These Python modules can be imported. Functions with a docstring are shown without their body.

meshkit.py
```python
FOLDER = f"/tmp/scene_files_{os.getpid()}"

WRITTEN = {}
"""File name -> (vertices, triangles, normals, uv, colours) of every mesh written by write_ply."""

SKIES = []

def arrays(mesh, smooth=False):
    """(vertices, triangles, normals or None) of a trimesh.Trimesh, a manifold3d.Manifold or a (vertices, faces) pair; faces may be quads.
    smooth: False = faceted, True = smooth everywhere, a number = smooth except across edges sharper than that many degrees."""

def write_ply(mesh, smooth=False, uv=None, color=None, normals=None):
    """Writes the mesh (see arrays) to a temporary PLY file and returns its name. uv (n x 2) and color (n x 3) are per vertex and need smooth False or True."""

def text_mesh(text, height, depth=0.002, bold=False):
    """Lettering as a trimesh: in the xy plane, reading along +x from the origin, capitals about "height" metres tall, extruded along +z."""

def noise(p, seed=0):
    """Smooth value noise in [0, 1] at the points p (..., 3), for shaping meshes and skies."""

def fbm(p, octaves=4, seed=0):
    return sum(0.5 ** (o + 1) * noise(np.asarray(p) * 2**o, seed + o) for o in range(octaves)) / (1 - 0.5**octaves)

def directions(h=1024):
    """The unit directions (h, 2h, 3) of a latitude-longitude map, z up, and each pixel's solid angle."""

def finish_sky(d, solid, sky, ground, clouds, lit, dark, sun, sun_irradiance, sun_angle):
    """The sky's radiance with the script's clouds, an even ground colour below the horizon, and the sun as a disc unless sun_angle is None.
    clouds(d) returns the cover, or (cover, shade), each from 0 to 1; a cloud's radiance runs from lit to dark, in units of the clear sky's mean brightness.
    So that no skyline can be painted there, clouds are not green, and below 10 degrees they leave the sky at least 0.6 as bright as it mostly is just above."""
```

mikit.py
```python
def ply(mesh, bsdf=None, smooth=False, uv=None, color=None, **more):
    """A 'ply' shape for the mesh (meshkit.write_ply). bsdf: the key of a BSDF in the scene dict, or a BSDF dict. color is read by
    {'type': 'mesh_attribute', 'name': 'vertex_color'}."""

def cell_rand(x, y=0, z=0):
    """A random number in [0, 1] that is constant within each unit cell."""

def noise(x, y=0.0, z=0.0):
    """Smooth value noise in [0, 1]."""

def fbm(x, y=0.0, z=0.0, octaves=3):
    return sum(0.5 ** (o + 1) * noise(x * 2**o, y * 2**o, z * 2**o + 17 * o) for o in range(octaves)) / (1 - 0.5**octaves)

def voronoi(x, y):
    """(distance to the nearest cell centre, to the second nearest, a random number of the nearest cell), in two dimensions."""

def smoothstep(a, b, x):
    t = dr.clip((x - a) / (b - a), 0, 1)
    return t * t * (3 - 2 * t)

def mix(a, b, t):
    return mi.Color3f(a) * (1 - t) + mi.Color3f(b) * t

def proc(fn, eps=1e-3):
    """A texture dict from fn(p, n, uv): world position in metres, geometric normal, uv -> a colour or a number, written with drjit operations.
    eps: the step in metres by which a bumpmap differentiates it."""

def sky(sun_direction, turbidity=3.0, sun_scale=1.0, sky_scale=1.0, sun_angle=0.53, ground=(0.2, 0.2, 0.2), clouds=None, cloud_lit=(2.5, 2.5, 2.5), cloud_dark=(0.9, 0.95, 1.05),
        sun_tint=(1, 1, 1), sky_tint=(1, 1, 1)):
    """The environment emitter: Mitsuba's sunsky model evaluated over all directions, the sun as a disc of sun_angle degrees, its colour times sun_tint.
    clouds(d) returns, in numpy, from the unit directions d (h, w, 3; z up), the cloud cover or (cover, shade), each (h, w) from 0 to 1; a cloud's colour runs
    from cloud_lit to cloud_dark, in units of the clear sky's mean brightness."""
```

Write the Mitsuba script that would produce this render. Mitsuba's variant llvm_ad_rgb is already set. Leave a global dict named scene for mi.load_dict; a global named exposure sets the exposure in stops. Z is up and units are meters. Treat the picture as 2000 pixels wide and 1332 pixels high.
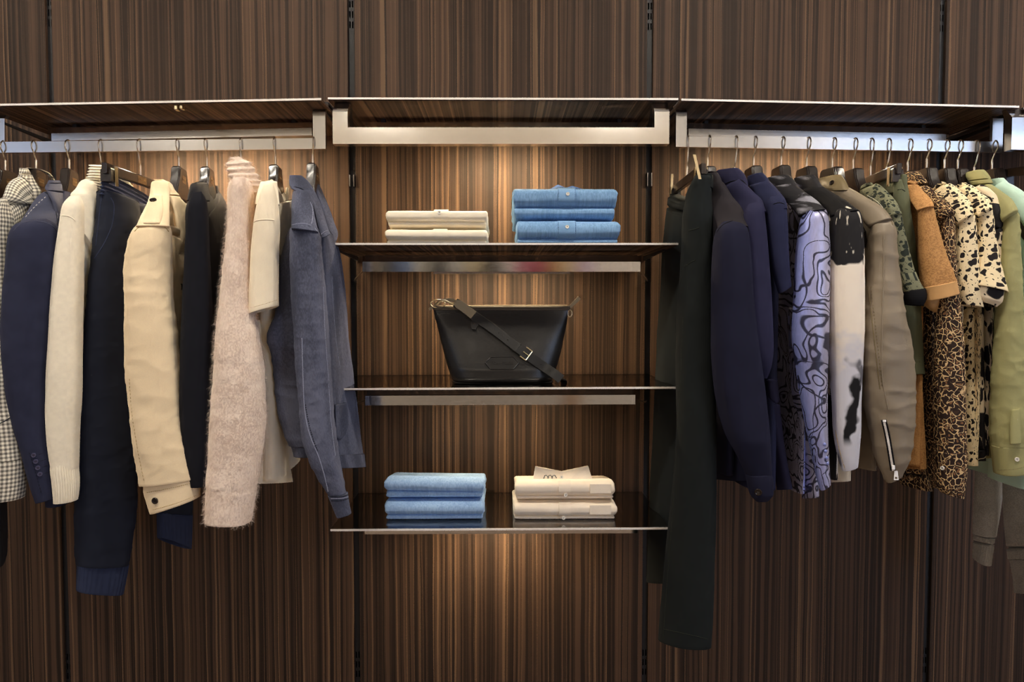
import math, random
import numpy as np, trimesh, drjit as dr, mitsuba as mi
import manifold3d as m3
from scipy.interpolate import PchipInterpolator
import mikit, meshkit
from mikit import noise, fbm, voronoi, cell_rand, smoothstep, mix, proc

scene, labels = {'type': 'scene'}, {}
rng = np.random.default_rng(7)
T = mi.ScalarTransform4f

# ---------------------------------------------------------------- camera, light, exposure
exposure = 0.42
W, H, F = 2000, 1332, 1400.0
CAM = np.array([0, 0, 1.5])
YAW, PITCH = math.radians(0.86), math.radians(2.62)
FWD = np.array([math.sin(YAW) * math.cos(PITCH), math.cos(YAW) * math.cos(PITCH), -math.sin(PITCH)])
RIGHT = np.array([math.cos(YAW), -math.sin(YAW), 0.0])
UP = np.cross(RIGHT, FWD)
scene['camera'] = {'type': 'perspective', 'fov': math.degrees(2 * math.atan(W / 2 / F)), 'fov_axis': 'x', 'near_clip': 0.05,
                   'to_world': T().look_at(origin=CAM.tolist(), target=(CAM + FWD).tolist(), up=[0, 0, 1])}
WALL, FRONT, RAIL = 2.45, 2.04, 2.12          # depths of the wood wall, the shelf fronts and the side rails

def P(px, py, y):
    """The point at depth y that the photograph shows at the pixel."""
    d = FWD + RIGHT * (px - W / 2) / F - UP * (py - H / 2) / F
    return CAM + d * (y / d[1])

def proj(p):
    q = np.asarray(p, float) - CAM
    w = q @ FWD
    return np.stack([W / 2 + F * (q @ RIGHT) / w, H / 2 - F * (q @ UP) / w], -1)

def lin(r, g, b, k=1.0):
    c = np.array([r, g, b]) / 255.0
    return [float(x) for x in k * np.where(c < .04045, c / 12.92, ((c + .055) / 1.055) ** 2.4)]

def rgb(c):
    return {'type': 'rgb', 'value': list(map(float, c))}

# ---------------------------------------------------------------- bookkeeping
def key_for(name, parent=None):
    base = f'{parent}__{name}' if parent else name
    if base not in scene and base not in labels and not any(k.startswith(base + '__') for k in scene):
        return base
    i = 1
    while f'{base}_{i:03d}' in scene or f'{base}_{i:03d}' in labels:
        i += 1
    return f'{base}_{i:03d}'

def thing(name, label, cat, group=None):
    k = key_for(name)
    labels[k] = {'label': label, 'category': cat}
    if group:
        labels[k]['group'] = group
    return k

def obj(name, mesh, bsdf, parent=None, smooth=30, uv=None, label=None, kind=None, **more):
    k = key_for(name, parent)
    scene[k] = mikit.ply(mesh, bsdf, smooth, uv=uv, **more)
    if label or kind:
        labels[k] = {}
        if label: labels[k]['label'] = label
        if kind: labels[k]['kind'] = kind
    return k

def struct(name, mesh, bsdf, **kw):
    k = obj(name, mesh, bsdf, **kw)
    labels[k] = {'kind': 'structure', 'label': kw.get('label') or name.replace('_', ' ')}
    return k

def solo(name, mesh, bsdf, label, cat, group=None, **kw):
    k = obj(name, mesh, bsdf, **kw)
    labels[k] = {'label': label, 'category': cat}
    if group: labels[k]['group'] = group
    return k

# ---------------------------------------------------------------- mesh helpers
def box(x0, x1, y0, y1, z0, z1, r=0.0):
    if r <= 0:
        m = trimesh.creation.box((x1 - x0, y1 - y0, z1 - z0))
        m.apply_translation(((x0 + x1) / 2, (y0 + y1) / 2, (z0 + z1) / 2))
        return m
    pts = []
    for x in (x0, x1):
        for y in (y0, y1):
            for z in (z0, z1):
                c = np.array([x, y, z])
                s = np.array([1 if x == x0 else -1, 1 if y == y0 else -1, 1 if z == z0 else -1])
                for k in range(3):
                    o = np.full(3, r * 0.29); o[k] = 0
                    pts.append(c + s * (r - r * np.array([0.707 if i != k else 0 for i in range(3)])) * np.array([1 if i != k else 1 for i in range(3)]))
                    e = np.full(3, r); e[k] = 0
                    pts.append(c + s * e)
    h = trimesh.convex.convex_hull(np.array(pts))
    return h

def hexa(p8):
    """Convex solid through points."""
    return trimesh.convex.convex_hull(np.asarray(p8))

def beam(a, b, u, w, wu, ww):
    """A bar from a to b with half widths wu along u and ww along w."""
    a, b, u, w = map(np.asarray, (a, b, u, w))
    return hexa([p + su * wu * u + sw * ww * w for p in (a, b) for su in (-1, 1) for sw in (-1, 1)])

def tube(pts, r, sides=8, cap=True):
    p = np.asarray(pts, float)
    t = np.gradient(p, axis=0); t /= np.linalg.norm(t, axis=1, keepdims=True) + 1e-12
    ref = np.array([1.0, 0.13, 0.07]) if abs(t[:, 0]).mean() < .7 else np.array([0.05, 0.1, 1.0])
    a = np.cross(t, ref); a /= np.linalg.norm(a, axis=1, keepdims=True)
    b = np.cross(t, a)
    th = np.arange(sides) * 2 * np.pi / sides
    rr = np.broadcast_to(np.asarray(r, float), (len(p),))[:, None, None]
    v = p[:, None] + rr * (np.cos(th)[None, :, None] * a[:, None] + np.sin(th)[None, :, None] * b[:, None])
    n = len(p)
    i, j = np.meshgrid(np.arange(n - 1), np.arange(sides), indexing='ij')
    k = (j + 1) % sides
    q = np.stack([i * sides + j, i * sides + k, (i + 1) * sides + k, (i + 1) * sides + j], -1).reshape(-1, 4)
    f = np.vstack([q[:, [0, 1, 2]], q[:, [0, 2, 3]]])
    vv = np.vstack([v.reshape(-1, 3), p[:1], p[-1:]])
    if cap:
        j = np.arange(sides); k = (j + 1) % sides
        f = np.vstack([f, np.stack([np.full(sides, n * sides), k, j], 1), np.stack([np.full(sides, n * sides + 1), (n - 1) * sides + j, (n - 1) * sides + k], 1)])
    m = trimesh.Trimesh(vv, f, process=False)
    m.fix_normals()
    return m

def smooth_path(pts, n=40):
    p = np.asarray(pts, float)
    s = np.r_[0, np.cumsum(np.linalg.norm(np.diff(p, axis=0), axis=1) + 1e-9)]
    return PchipInterpolator(s, p)(np.linspace(0, s[-1], n))

def ribbon(pts, normals, width, thick):
    """A flat band along pts, its face towards the normals."""
    p, nn = np.asarray(pts, float), np.asarray(normals, float)
    t = np.gradient(p, axis=0); t /= np.linalg.norm(t, axis=1, keepdims=True)
    w = np.cross(t, nn); w /= np.linalg.norm(w, axis=1, keepdims=True)
    nn = np.cross(w, t)
    prof = [(-1, -.6), (-.93, -1), (.93, -1), (1, -.6), (1, .6), (.93, 1), (-.93, 1), (-1, .6)]
    v = np.stack([p + w * a * np.reshape(width, (-1, 1)) / 2 + nn * b * thick / 2 for a, b in prof], 1)
    n, s = len(p), len(prof)
    i, j = np.meshgrid(np.arange(n - 1), np.arange(s), indexing='ij')
    k = (j + 1) % s
    q = np.stack([i * s + j, i * s + k, (i + 1) * s + k, (i + 1) * s + j], -1).reshape(-1, 4)
    f = [*q[:, [0, 1, 2]], *q[:, [0, 2, 3]]]
    for c in range(1, s - 1):
        f += [[0, c + 1, c], [(n - 1) * s, (n - 1) * s + c, (n - 1) * s + c + 1]]
    m = trimesh.Trimesh(v.reshape(-1, 3), np.array(f), process=False)
    m.fix_normals()
    return m

def cat(*ms):
    return trimesh.util.concatenate(list(ms))

def lathe(profile, sections=24):
    return trimesh.creation.revolve(np.asarray(profile, float), sections=sections)

def frame(n, up=(0, 0, 1)):
    """4x4 turning +z to n."""
    n = np.asarray(n, float) / np.linalg.norm(n)
    x = np.cross(up, n); x /= np.linalg.norm(x)
    m = np.eye(4); m[:3, 0], m[:3, 1], m[:3, 2] = x, np.cross(n, x), n
    return m

def place(mesh, at, n, up=(0, 0, 1)):
    m = mesh.copy(); t = frame(n, up); t[:3, 3] = at; m.apply_transform(t)
    return m

def button_mesh(r=.0055, h=.0022):
    m = lathe([(0, -.001), (r, -.001), (r, h * .6), (r * .92, h), (r * .72, h), (r * .6, h * .55), (0, h * .55)], 20)
    holes = []
    for a in range(4):
        h_ = lathe([(0, h * .5), (r * .1, h * .5), (r * .12, h * .75), (0, h * .75)], 8)
        h_.apply_translation((r * .25 * math.cos(a * math.pi / 2 + .78), r * .25 * math.sin(a * math.pi / 2 + .78), 0))
        holes.append(h_)
    return m, cat(*holes)

def spow(x, e):
    return np.sign(x) * np.abs(x) ** e

class Loft:
    """A closed soft tube or panel: one ring per row. grid (N, U, 3); column 0 is at the back."""
    def __init__(s, grid, wid, ln, lip=.03, cap_top=True, inner=.86):
        s.g = grid
        n, u = grid.shape[:2]
        rings = [grid]
        extra = []
        up = np.array([0, 0, 1.0])
        last = grid[-1]
        c = last.mean(0)
        dirn = grid[max(0, n - 6)].mean(0) - c
        dirn = dirn / (np.linalg.norm(dirn) + 1e-9)
        if lip > 0:
            for sc, mv in ((.95, -.001), (.9, .004), (inner, lip)):
                extra.append(c + (last - c) * sc + dirn * mv)
        allr = np.concatenate([grid] + [e[None] for e in extra]) if extra else grid
        m = len(allr)
        uu = np.concatenate([wid, np.repeat(wid[-1:], m - n, 0)])
        vv = np.concatenate([ln, np.repeat(ln[-1:], m - n, 0)])
        # repeat the first column so that the pattern closes at the back
        g2 = np.concatenate([allr, allr[:, :1]], 1)
        k = g2.shape[1]
        frac = np.linspace(0, 1, k)[None] - .5
        uv = np.stack([frac * uu[:, None], np.repeat(vv[:, None], k, 1)], -1)
        i, j = np.meshgrid(np.arange(m - 1), np.arange(k - 1), indexing='ij')
        q = np.stack([i * k + j, (i + 1) * k + j, (i + 1) * k + j + 1, i * k + j + 1], -1).reshape(-1, 4)
        f = np.vstack([q[:, [0, 1, 2]], q[:, [0, 2, 3]]])
        verts, uvs = [g2.reshape(-1, 3)], [uv.reshape(-1, 2)]
        nv = m * k
        j = np.arange(k - 1)
        if cap_top:
            verts.append(allr[0].mean(0)[None]); uvs.append([[0, vv[0]]])
            f = np.vstack([f, np.stack([np.full(k - 1, nv), j, j + 1], 1)]); nv += 1
        b0 = (m - 1) * k
        verts.append(allr[-1].mean(0)[None]); uvs.append([[0, vv[-1]]])
        f = np.vstack([f, np.stack([np.full(k - 1, nv), b0 + j + 1, b0 + j], 1)])
        v = np.vstack(verts)
        # outward winding
        a, b, c3 = (v[f[:, q]] for q in range(3))
        if np.einsum('ij,ij->i', a - v.mean(0), np.cross(b - v.mean(0), c3 - v.mean(0))).sum() < 0:
            f = f[:, ::-1]
        s.v, s.f, s.uv = v, f, np.vstack(uvs)
        # weld normals across the seam through the smooth shader of a merged copy
        nrm = np.zeros_like(v)
        fn = np.cross(v[f[:, 1]] - v[f[:, 0]], v[f[:, 2]] - v[f[:, 0]])
        for q in range(3):
            np.add.at(nrm, f[:, q], fn)
        gn = nrm[:m * k].reshape(m, k, 3)
        sm = gn[:, 0] + gn[:, -1]; gn[:, 0] = sm; gn[:, -1] = sm
        s.n = nrm / (np.linalg.norm(nrm, axis=1, keepdims=True) + 1e-30)
        s.gn = (gn[:n, :-1] / (np.linalg.norm(gn[:n, :-1], axis=-1, keepdims=True) + 1e-30))
        s.pp = proj(s.g.reshape(-1, 3))
        view = s.g.reshape(-1, 3) - CAM
        s.front = np.einsum('ij,ij->i', view, s.gn.reshape(-1, 3)) < 0

    def at(s, px, py, lift=0.0):
        """Surface point (and normal) that faces the camera at a pixel."""
        d = np.hypot(*(s.pp - [px, py]).T) + np.where(s.front, 0, 1e4)
        k = np.argsort(d)[:4]
        w = 1 / (d[k] + .4) ** 2; w /= w.sum()
        p = (s.g.reshape(-1, 3)[k] * w[:, None]).sum(0)
        n = (s.gn.reshape(-1, 3)[k] * w[:, None]).sum(0); n /= np.linalg.norm(n)
        # keep the depth, move sideways onto the pixel
        q = P(px, py, p[1])
        return q + n * lift, n

    def line(s, pix, lift=.0005, n=30):
        q = smooth_path(np.array([[a, b, 0] for a, b in pix]), n)[:, :2]
        r = [s.at(a, b, lift) for a, b in q]
        p, nn = np.array([x[0] for x in r]), np.array([x[1] for x in r])
        for _ in range(2):
            p[1:-1] = (p[:-2] + 2 * p[1:-1] + p[2:]) / 4
        return p, nn

def put(loft, name, bsdf, parent=None, **kw):
    k = key_for(name, parent)
    path = meshkit.write_ply((loft.v, loft.f), True, loft.uv, normals=loft.n)
    scene[k] = {'type': 'ply', 'filename': path, 'face_normals': False, 'bsdf': {'type': 'ref', 'id': bsdf}}
    if kw.get('label') or kw.get('kind'):
        labels[k] = {x: kw[x] for x in ('label', 'kind') if kw.get(x)}
    return k

def wrinkle(p, wr):
    d = 0
    for w in wr:
        amp, fx, fz, seed = w[:4]
        sh = w[4] if len(w) > 4 else 0.0
        q = np.stack([p[..., 0] * fx + p[..., 2] * sh, p[..., 1] * fx, p[..., 2] * fz], -1) + seed * 3.7
        n = meshkit.fbm(q, 2, seed) * 2 - 1
        if len(w) > 5:                        # sharp creases
            n = np.clip(1 - np.abs(n) * 3.0, 0, 1) ** 1.5
        d = d + amp * n
    return d

def loft(rows, D=1.87, b=.05, bs=None, U=56, dz=.007, ex=2.4, wr=(), ribs=None, ribz=None, cap_top=True, lip=.03, top=0.0, rings=(), ratio=.95, shift=None, bulge=0.0, inner=.86):
    """rows: (xl, yl, xr, yr[, Dl, Dr]) in pixels of the photograph with the depths of both edges."""
    L = np.array([P(r[0], r[1], r[4] if len(r) > 4 else D) for r in rows])
    R = np.array([P(r[2], r[3], r[5] if len(r) > 5 else D) for r in rows])
    c = (L + R) / 2
    s = np.r_[0, np.cumsum(np.linalg.norm(np.diff(c, axis=0), axis=1) + 1e-6)]
    n = max(14, int(s[-1] / dz))
    q = np.linspace(0, s[-1], n)
    L, R = PchipInterpolator(s, L)(q), PchipInterpolator(s, R)(q)
    B = PchipInterpolator(s, bs)(q) if bs is not None else np.full(n, b)
    ax = R - L
    a = np.linalg.norm(ax, axis=1) / 2
    ax = ax / (2 * a[:, None])
    mn = np.stack([ax[:, 1], -ax[:, 0], 0 * a], -1)
    mn /= np.linalg.norm(mn, axis=1, keepdims=True)
    mn *= np.where(mn[:, 1:2] > 0, -1, 1)
    B = np.minimum(B, ratio * a)
    if top > 0:
        x = np.clip(q / top, 0, 1)
        B = B * np.sqrt(np.clip(1 - (1 - x) ** 2, .02, 1))
    th = np.linspace(0, 2 * np.pi, U, endpoint=False) - np.pi / 2
    cc, ss = spow(np.cos(th), 2 / ex), spow(np.sin(th), 2 / ex)
    C = (L + R) / 2
    g = C[:, None] + ax[:, None] * (a[:, None] * cc[None])[..., None] + mn[:, None] * (B[:, None] * ss[None])[..., None]
    out = ax[:, None] * (np.cos(th)[None] * B[:, None])[..., None] + mn[:, None] * (np.sin(th)[None] * a[:, None])[..., None]
    out /= np.linalg.norm(out, axis=-1, keepdims=True)
    d = np.zeros((n, U))
    if len(wr):
        fade = np.clip(q / .03, 0, 1)[:, None]
        d = d + wrinkle(g, wr) * fade
    if ribs:
        d = d + ribs[1] * np.cos(th * ribs[0])[None]
    if ribz:
        d = d + ribz[1] * np.cos(q * 2 * np.pi / ribz[0])[:, None]
    for (v0, amp, w) in rings:
        d = d + amp * np.exp(-((q / s[-1] - v0) * s[-1] / w) ** 2)[:, None]
    if shift is not None:
        g = g + shift(g, q / s[-1])[..., None] * mn[:, None]
    g = g + out * d[..., None]
    per = 2 * np.pi * np.sqrt((a ** 2 + B ** 2) / 2)
    return Loft(g, np.full(n, np.median(per)), q, lip, cap_top, inner)

def body(hook, near, neck_y, hem_y, t=.03, half=None, hem_far=None, U=72, wr=(), fold=.008, flare=0.0, neck=.3, Dn=1.93, seed=1, lip=.03, dz=.009, neckdip=.012, turn=0.0, hemcurve=0.0):
    """The trunk of a garment on its hanger: hook pixel x on the rail, near shoulder pixel, heights as pixel rows."""
    x0 = P(hook, 300, RAIL)[0]
    N = P(near[0], near[1], Dn)
    F_ = np.array([2 * x0 - N[0] + turn, 2 * RAIL - Dn, N[2]])
    zn = P(hook, neck_y, RAIL)[2]
    zh = P(near[0], hem_y, Dn)[2]
    hl = np.linalg.norm((F_ - N)[:2]) / 2
    ax = (F_ - N) / (2 * hl)
    mn = np.array([ax[1], -ax[0], 0]); mn /= np.linalg.norm(mn)
    C = (N + F_) / 2
    n = max(20, int((zn - zh) / dz))
    v = np.linspace(0, 1, n)[:, None]
    th = np.linspace(0, 2 * np.pi, U, endpoint=False) + np.pi
    s = spow(np.cos(th), .62)[None]
    w = spow(np.sin(th), .8)[None]
    A = np.abs(s)
    zs = N[2]
    k = np.clip((A - neck) / (1 - neck), 0, 1)
    top = np.where(A < neck, zn - neckdip * (1 - (A / neck) ** 2), zn + (zs - zn) * (k ** 1.15)) - .012 * np.clip((A - .9) / .1, 0, 1) ** 2
    z = top * (1 - v) + (zh + hemcurve * s ** 2) * v
    tk = t * np.sqrt(np.clip(1 - (1 - np.clip(v / .07, 0, 1)) ** 2, .004, 1)) * (1 + flare * v)
    sl = hl * s * (1 + .12 * flare * v)
    g = C[None, None] + ax[None, None] * (sl + 0 * v)[..., None] + mn[None, None] * (tk * w)[..., None]
    g[..., 2] = z
    q = np.stack([s * 2.2 + 0 * v, v * 1.2 + 0 * s, 0 * v + 0 * s + seed * 5.1], -1)
    cen = (meshkit.fbm(q, 2, seed) * 2 - 1) * fold * np.clip(v * 2.5, 0, 1)
    g = g + mn * cen[..., None]
    if len(wr):
        g = g + mn * (wrinkle(g, wr) * w * np.clip(v * 8, 0, 1))[..., None]
    per = 4 * hl
    return Loft(g, np.full(n, per), v[:, 0] * (zn - zh), lip)

# ---------------------------------------------------------------- materials
def mat(name, color, rough=.8, spec=.3, metallic=0.0, bump=None, two=True, **kw):
    d = {'type': 'principled', 'base_color': color if isinstance(color, dict) else rgb(color), 'roughness': rough, 'specular': spec, 'metallic': metallic, **kw}
    if bump:
        d = {'type': 'bumpmap', 'scale': bump[1], 'arbitrary': bump[0], 'bsdf': d}
    if two:
        d = {'type': 'twosided', 'bsdf': d}
    scene[name] = d
    return name

def wood(p, n, uv):
    pan = dr.floor((p.x + 5.505) / 1.0033)
    x = p.x + .004 * (noise(p.x * 9, p.z * 1.1, pan * 3) - .5) + .0030 * (noise(p.x * 50, p.z * 6, pan) - .5)
    fine = noise(x * 430, p.z * .7, pan)
    mid = noise(x * 150 + 31, p.z * .35, pan)
    wide = noise(x * 28 + 7, p.z * .2, pan)
    t = .56 * mid + .38 * fine + .06 * wide
    pale = smoothstep(.60, .9, noise(x * 230 + 5, p.z * .5, pan + 9)) * .62
    tone = .92 + .16 * noise(pan * 7.3 + 2, 5)
    c = mix(lin(47, 36, 29), lin(88, 67, 53), smoothstep(.25, .75, t))
    c = mix(c, lin(142, 113, 86), pale * smoothstep(.35, .6, t))
    return c * tone * .76

mat('wood', proc(wood), .58, .2)
mat('black_metal', lin(24, 24, 26), .5, .4)
mat('slot_dark', lin(6, 6, 6), .9, .1)
scene['chrome'] = {'type': 'twosided', 'bsdf': {'type': 'roughconductor', 'material': 'none', 'specular_reflectance': rgb((.80, .79, .77)), 'alpha': .01}}
scene['satin_steel'] = {'type': 'twosided', 'bsdf': {'type': 'principled', 'base_color': rgb((.58, .575, .56)), 'metallic': 1.0, 'roughness': .22, 'specular': .5}}
scene['polished_steel'] = {'type': 'twosided', 'bsdf': {'type': 'principled', 'base_color': rgb((.72, .71, .69)), 'metallic': 1.0, 'roughness': .10, 'specular': .5}}
scene['gold'] = {'type': 'twosided', 'bsdf': {'type': 'principled', 'base_color': rgb((.84, .72, .46)), 'metallic': 1.0, 'roughness': .18, 'specular': .5}}
scene['hook_metal'] = {'type': 'twosided', 'bsdf': {'type': 'principled', 'base_color': rgb((.80, .72, .58)), 'metallic': 1.0, 'roughness': .15, 'specular': .5}}
scene['shelf_gloss'] = {'type': 'twosided', 'bsdf': {'type': 'roughconductor', 'material': 'none', 'specular_reflectance': rgb((.50, .48, .46)), 'alpha': .012}}
mat('edge_metal', (.90, .87, .82), .45, .5, .35)
mat('hanger_wood', lin(30, 22, 18), .22, .5, clearcoat=.6, clearcoat_gloss=.9)
mat('hanger_plate', lin(88, 66, 42), .35, .5, .6)
mat('plaster', lin(222, 214, 202), .9, .2)
mat('ceiling_paint', lin(235, 232, 226), .9, .2)
mat('floor_stone', lin(122, 106, 94), .5, .3)

# ---------------------------------------------------------------- the room
struct('floor', box(-6, 6, -3.6, WALL + .05, -.1, 0), 'floor_stone', label='pale stone floor')
struct('ceiling', box(-6, 6, -3.6, WALL + .05, 3.4, 3.5), 'ceiling_paint', label='white ceiling')
struct('wall_left', box(-6.1, -6, -3.6, WALL + .05, 0, 3.4), 'plaster', label='plain side wall')
struct('wall_right', box(6, 6.1, -3.6, WALL + .05, 0, 3.4), 'plaster', label='plain side wall')
struct('wall_front', box(-6, 6, -3.7, -3.6, 0, 3.4), 'plaster', label='pale wall opposite the display')
scene['wall_back'] = mikit.ply(box(-6, 6, WALL + .03, WALL + .06, 0, 3.4), 'black_metal')
labels['wall_back'] = {'kind': 'structure', 'label': 'wall clad in striped dark brown wood panels'}
STD = [-1.5045 - 1.0033 * k for k in (2, 1)] + [-1.5045, -.5025, .5025, 1.497, 2.500, 3.503]
edges = [-4.6] + STD + [4.6]
for a, b in zip(edges[:-1], edges[1:]):
    obj('panel', box(a + .0105, b - .0105, WALL, WALL + .029, 0.0, 3.4, .0015), 'wood', 'wall_back', smooth=False)
for x in STD:
    m = m3.Manifold.cube((.0195, .012, 3.4)).translate((x - .00975, WALL + .012, 0))
    for z0 in (2.44, .21):
        for k in range(3):
            for s in (-1, 1):
                m -= m3.Manifold.cube((.0045, .02, .022)).translate((x + s * .0045 - .00225, WALL + .005, z0 + k * .034))
    obj('standard', m, 'black_metal', 'wall_back', smooth=False)

# windows at the far ends of the opposite wall and lamps in the ceiling light the shop
def day_window(x0, x1, z0, z1, i, power):
    k = struct(f'window_{i}', cat(box(x0 - .05, x1 + .05, -3.6, -3.55, z0 - .05, z0), box(x0 - .05, x1 + .05, -3.6, -3.55, z1, z1 + .05),
                                  box(x0 - .05, x0, -3.6, -3.55, z0, z1), box(x1, x1 + .05, -3.6, -3.55, z0, z1)), 'black_metal', label='shop window behind the camera')
    pane = trimesh.Trimesh([(x0, -3.585, z0), (x1, -3.585, z0), (x1, -3.585, z1), (x0, -3.585, z1)], [(0, 2, 1), (0, 3, 2)], process=False)
    obj('pane', pane, 'plaster', k, smooth=False, emitter={'type': 'area', 'radiance': rgb(np.array([.50, .66, 1.0]) * power)})
day_window(3.5, 5.8, .1, 3.35, 1, 2.5)
day_window(-5.8, -4.7, .1, 3.35, 2, 1.3)
k = thing('cove_light', 'ledge with an upward light on the wall opposite the display', 'wall light')
obj('ledge', box(-4.2, 3.2, -3.598, -3.36, 2.70, 2.74), 'plaster', k, smooth=False)
obj('diffuser', trimesh.Trimesh([(-4.1, -3.52, 2.746), (3.1, -3.52, 2.746), (3.1, -3.40, 2.746), (-4.1, -3.40, 2.746)], [(0, 1, 2), (0, 2, 3)], process=False), 'plaster', k, smooth=False, emitter={'type': 'area', 'radiance': rgb((5.2, 4.7, 4.0))})

def ceiling_lamp(x, y, w, d, power, row, nth):
    k = thing('ceiling_lamp', f'flush ceiling light panel in the {row} row, {nth} from the left', 'ceiling light', 'ceiling light panels')
    obj('lamp_frame', cat(box(x - w, x + w, y - d, y - d + .02, 3.375, 3.4), box(x - w, x + w, y + d - .02, y + d, 3.375, 3.4), box(x - w, x - w + .02, y - d, y + d, 3.375, 3.4), box(x + w - .02, x + w, y - d, y + d, 3.375, 3.4)), 'ceiling_paint', k)
    w -= .02; d -= .02
    pane = trimesh.Trimesh([(x - w, y - d, 3.38), (x + w, y - d, 3.38), (x + w, y + d, 3.38), (x - w, y + d, 3.38)], [(0, 2, 1), (0, 3, 2)], process=False)
    obj('diffuser', pane, 'plaster', k, smooth=False, emitter={'type': 'area', 'radiance': rgb(np.array([1.0, .90, .76]) * power)})
for x, nth in zip((-2.7, -.95, .95, 2.7), ('first', 'second', 'third', 'fourth')):
    ceiling_lamp(x, 1.05, .24, .10, 104, 'front', nth)
    ceiling_lamp(x * 1.15, -2.75, .30, .12, 26, 'rear', nth)

# ---------------------------------------------------------------- shelves, rails, lamps
def shelf(pl, pr, label, t=.0054, back=WALL - .004):
    """A thin board whose front edge runs between two pixels of the photograph."""
    k = thing('shelf', label, 'shelf', 'shelves')
    del labels[k]['group']
    a, b = P(*pl, FRONT), P(*pr, FRONT)
    dn = np.array([0, 0, t])
    a2, b2 = a.copy(), b.copy()
    a2[1] = b2[1] = back
    f = np.array([0, .004, 0])
    obj('board', hexa([a + f, b + f, a2, b2, a + f - dn, b + f - dn, a2 - dn, b2 - dn]), 'shelf_gloss', k, smooth=False)
    u = np.array([0, 0, -.0006]) - dn
    obj('underside', hexa([q + u - [0, 0, e] for q in (a + f * 1.5, b + f * 1.5, a2, b2) for e in (0, .0012)]), 'wood', k, smooth=False, label='dark striped wood underside')
    obj('edge', hexa([q + o for q in (a, b, a - dn, b - dn) for o in (np.zeros(3), f)]), 'edge_metal', k, smooth=False, label='bright metal front edge')
    for q, s in ((a, 1), (b, -1)):        # support arms under the board, from the standards
        x = q[0] + s * .02
        xs = min(STD, key=lambda v: abs(v - q[0]))
        obj('bracket', hexa([(xs + s * .014 + d, y, q[2] - .0090 - h) for d in (-.003, .003) for y, h in ((WALL - .001, 0), (WALL - .001, .014), (WALL - .30, 0), (WALL - .30, .004))]), 'black_metal', k, smooth=False)
    return k, a, b

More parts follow.
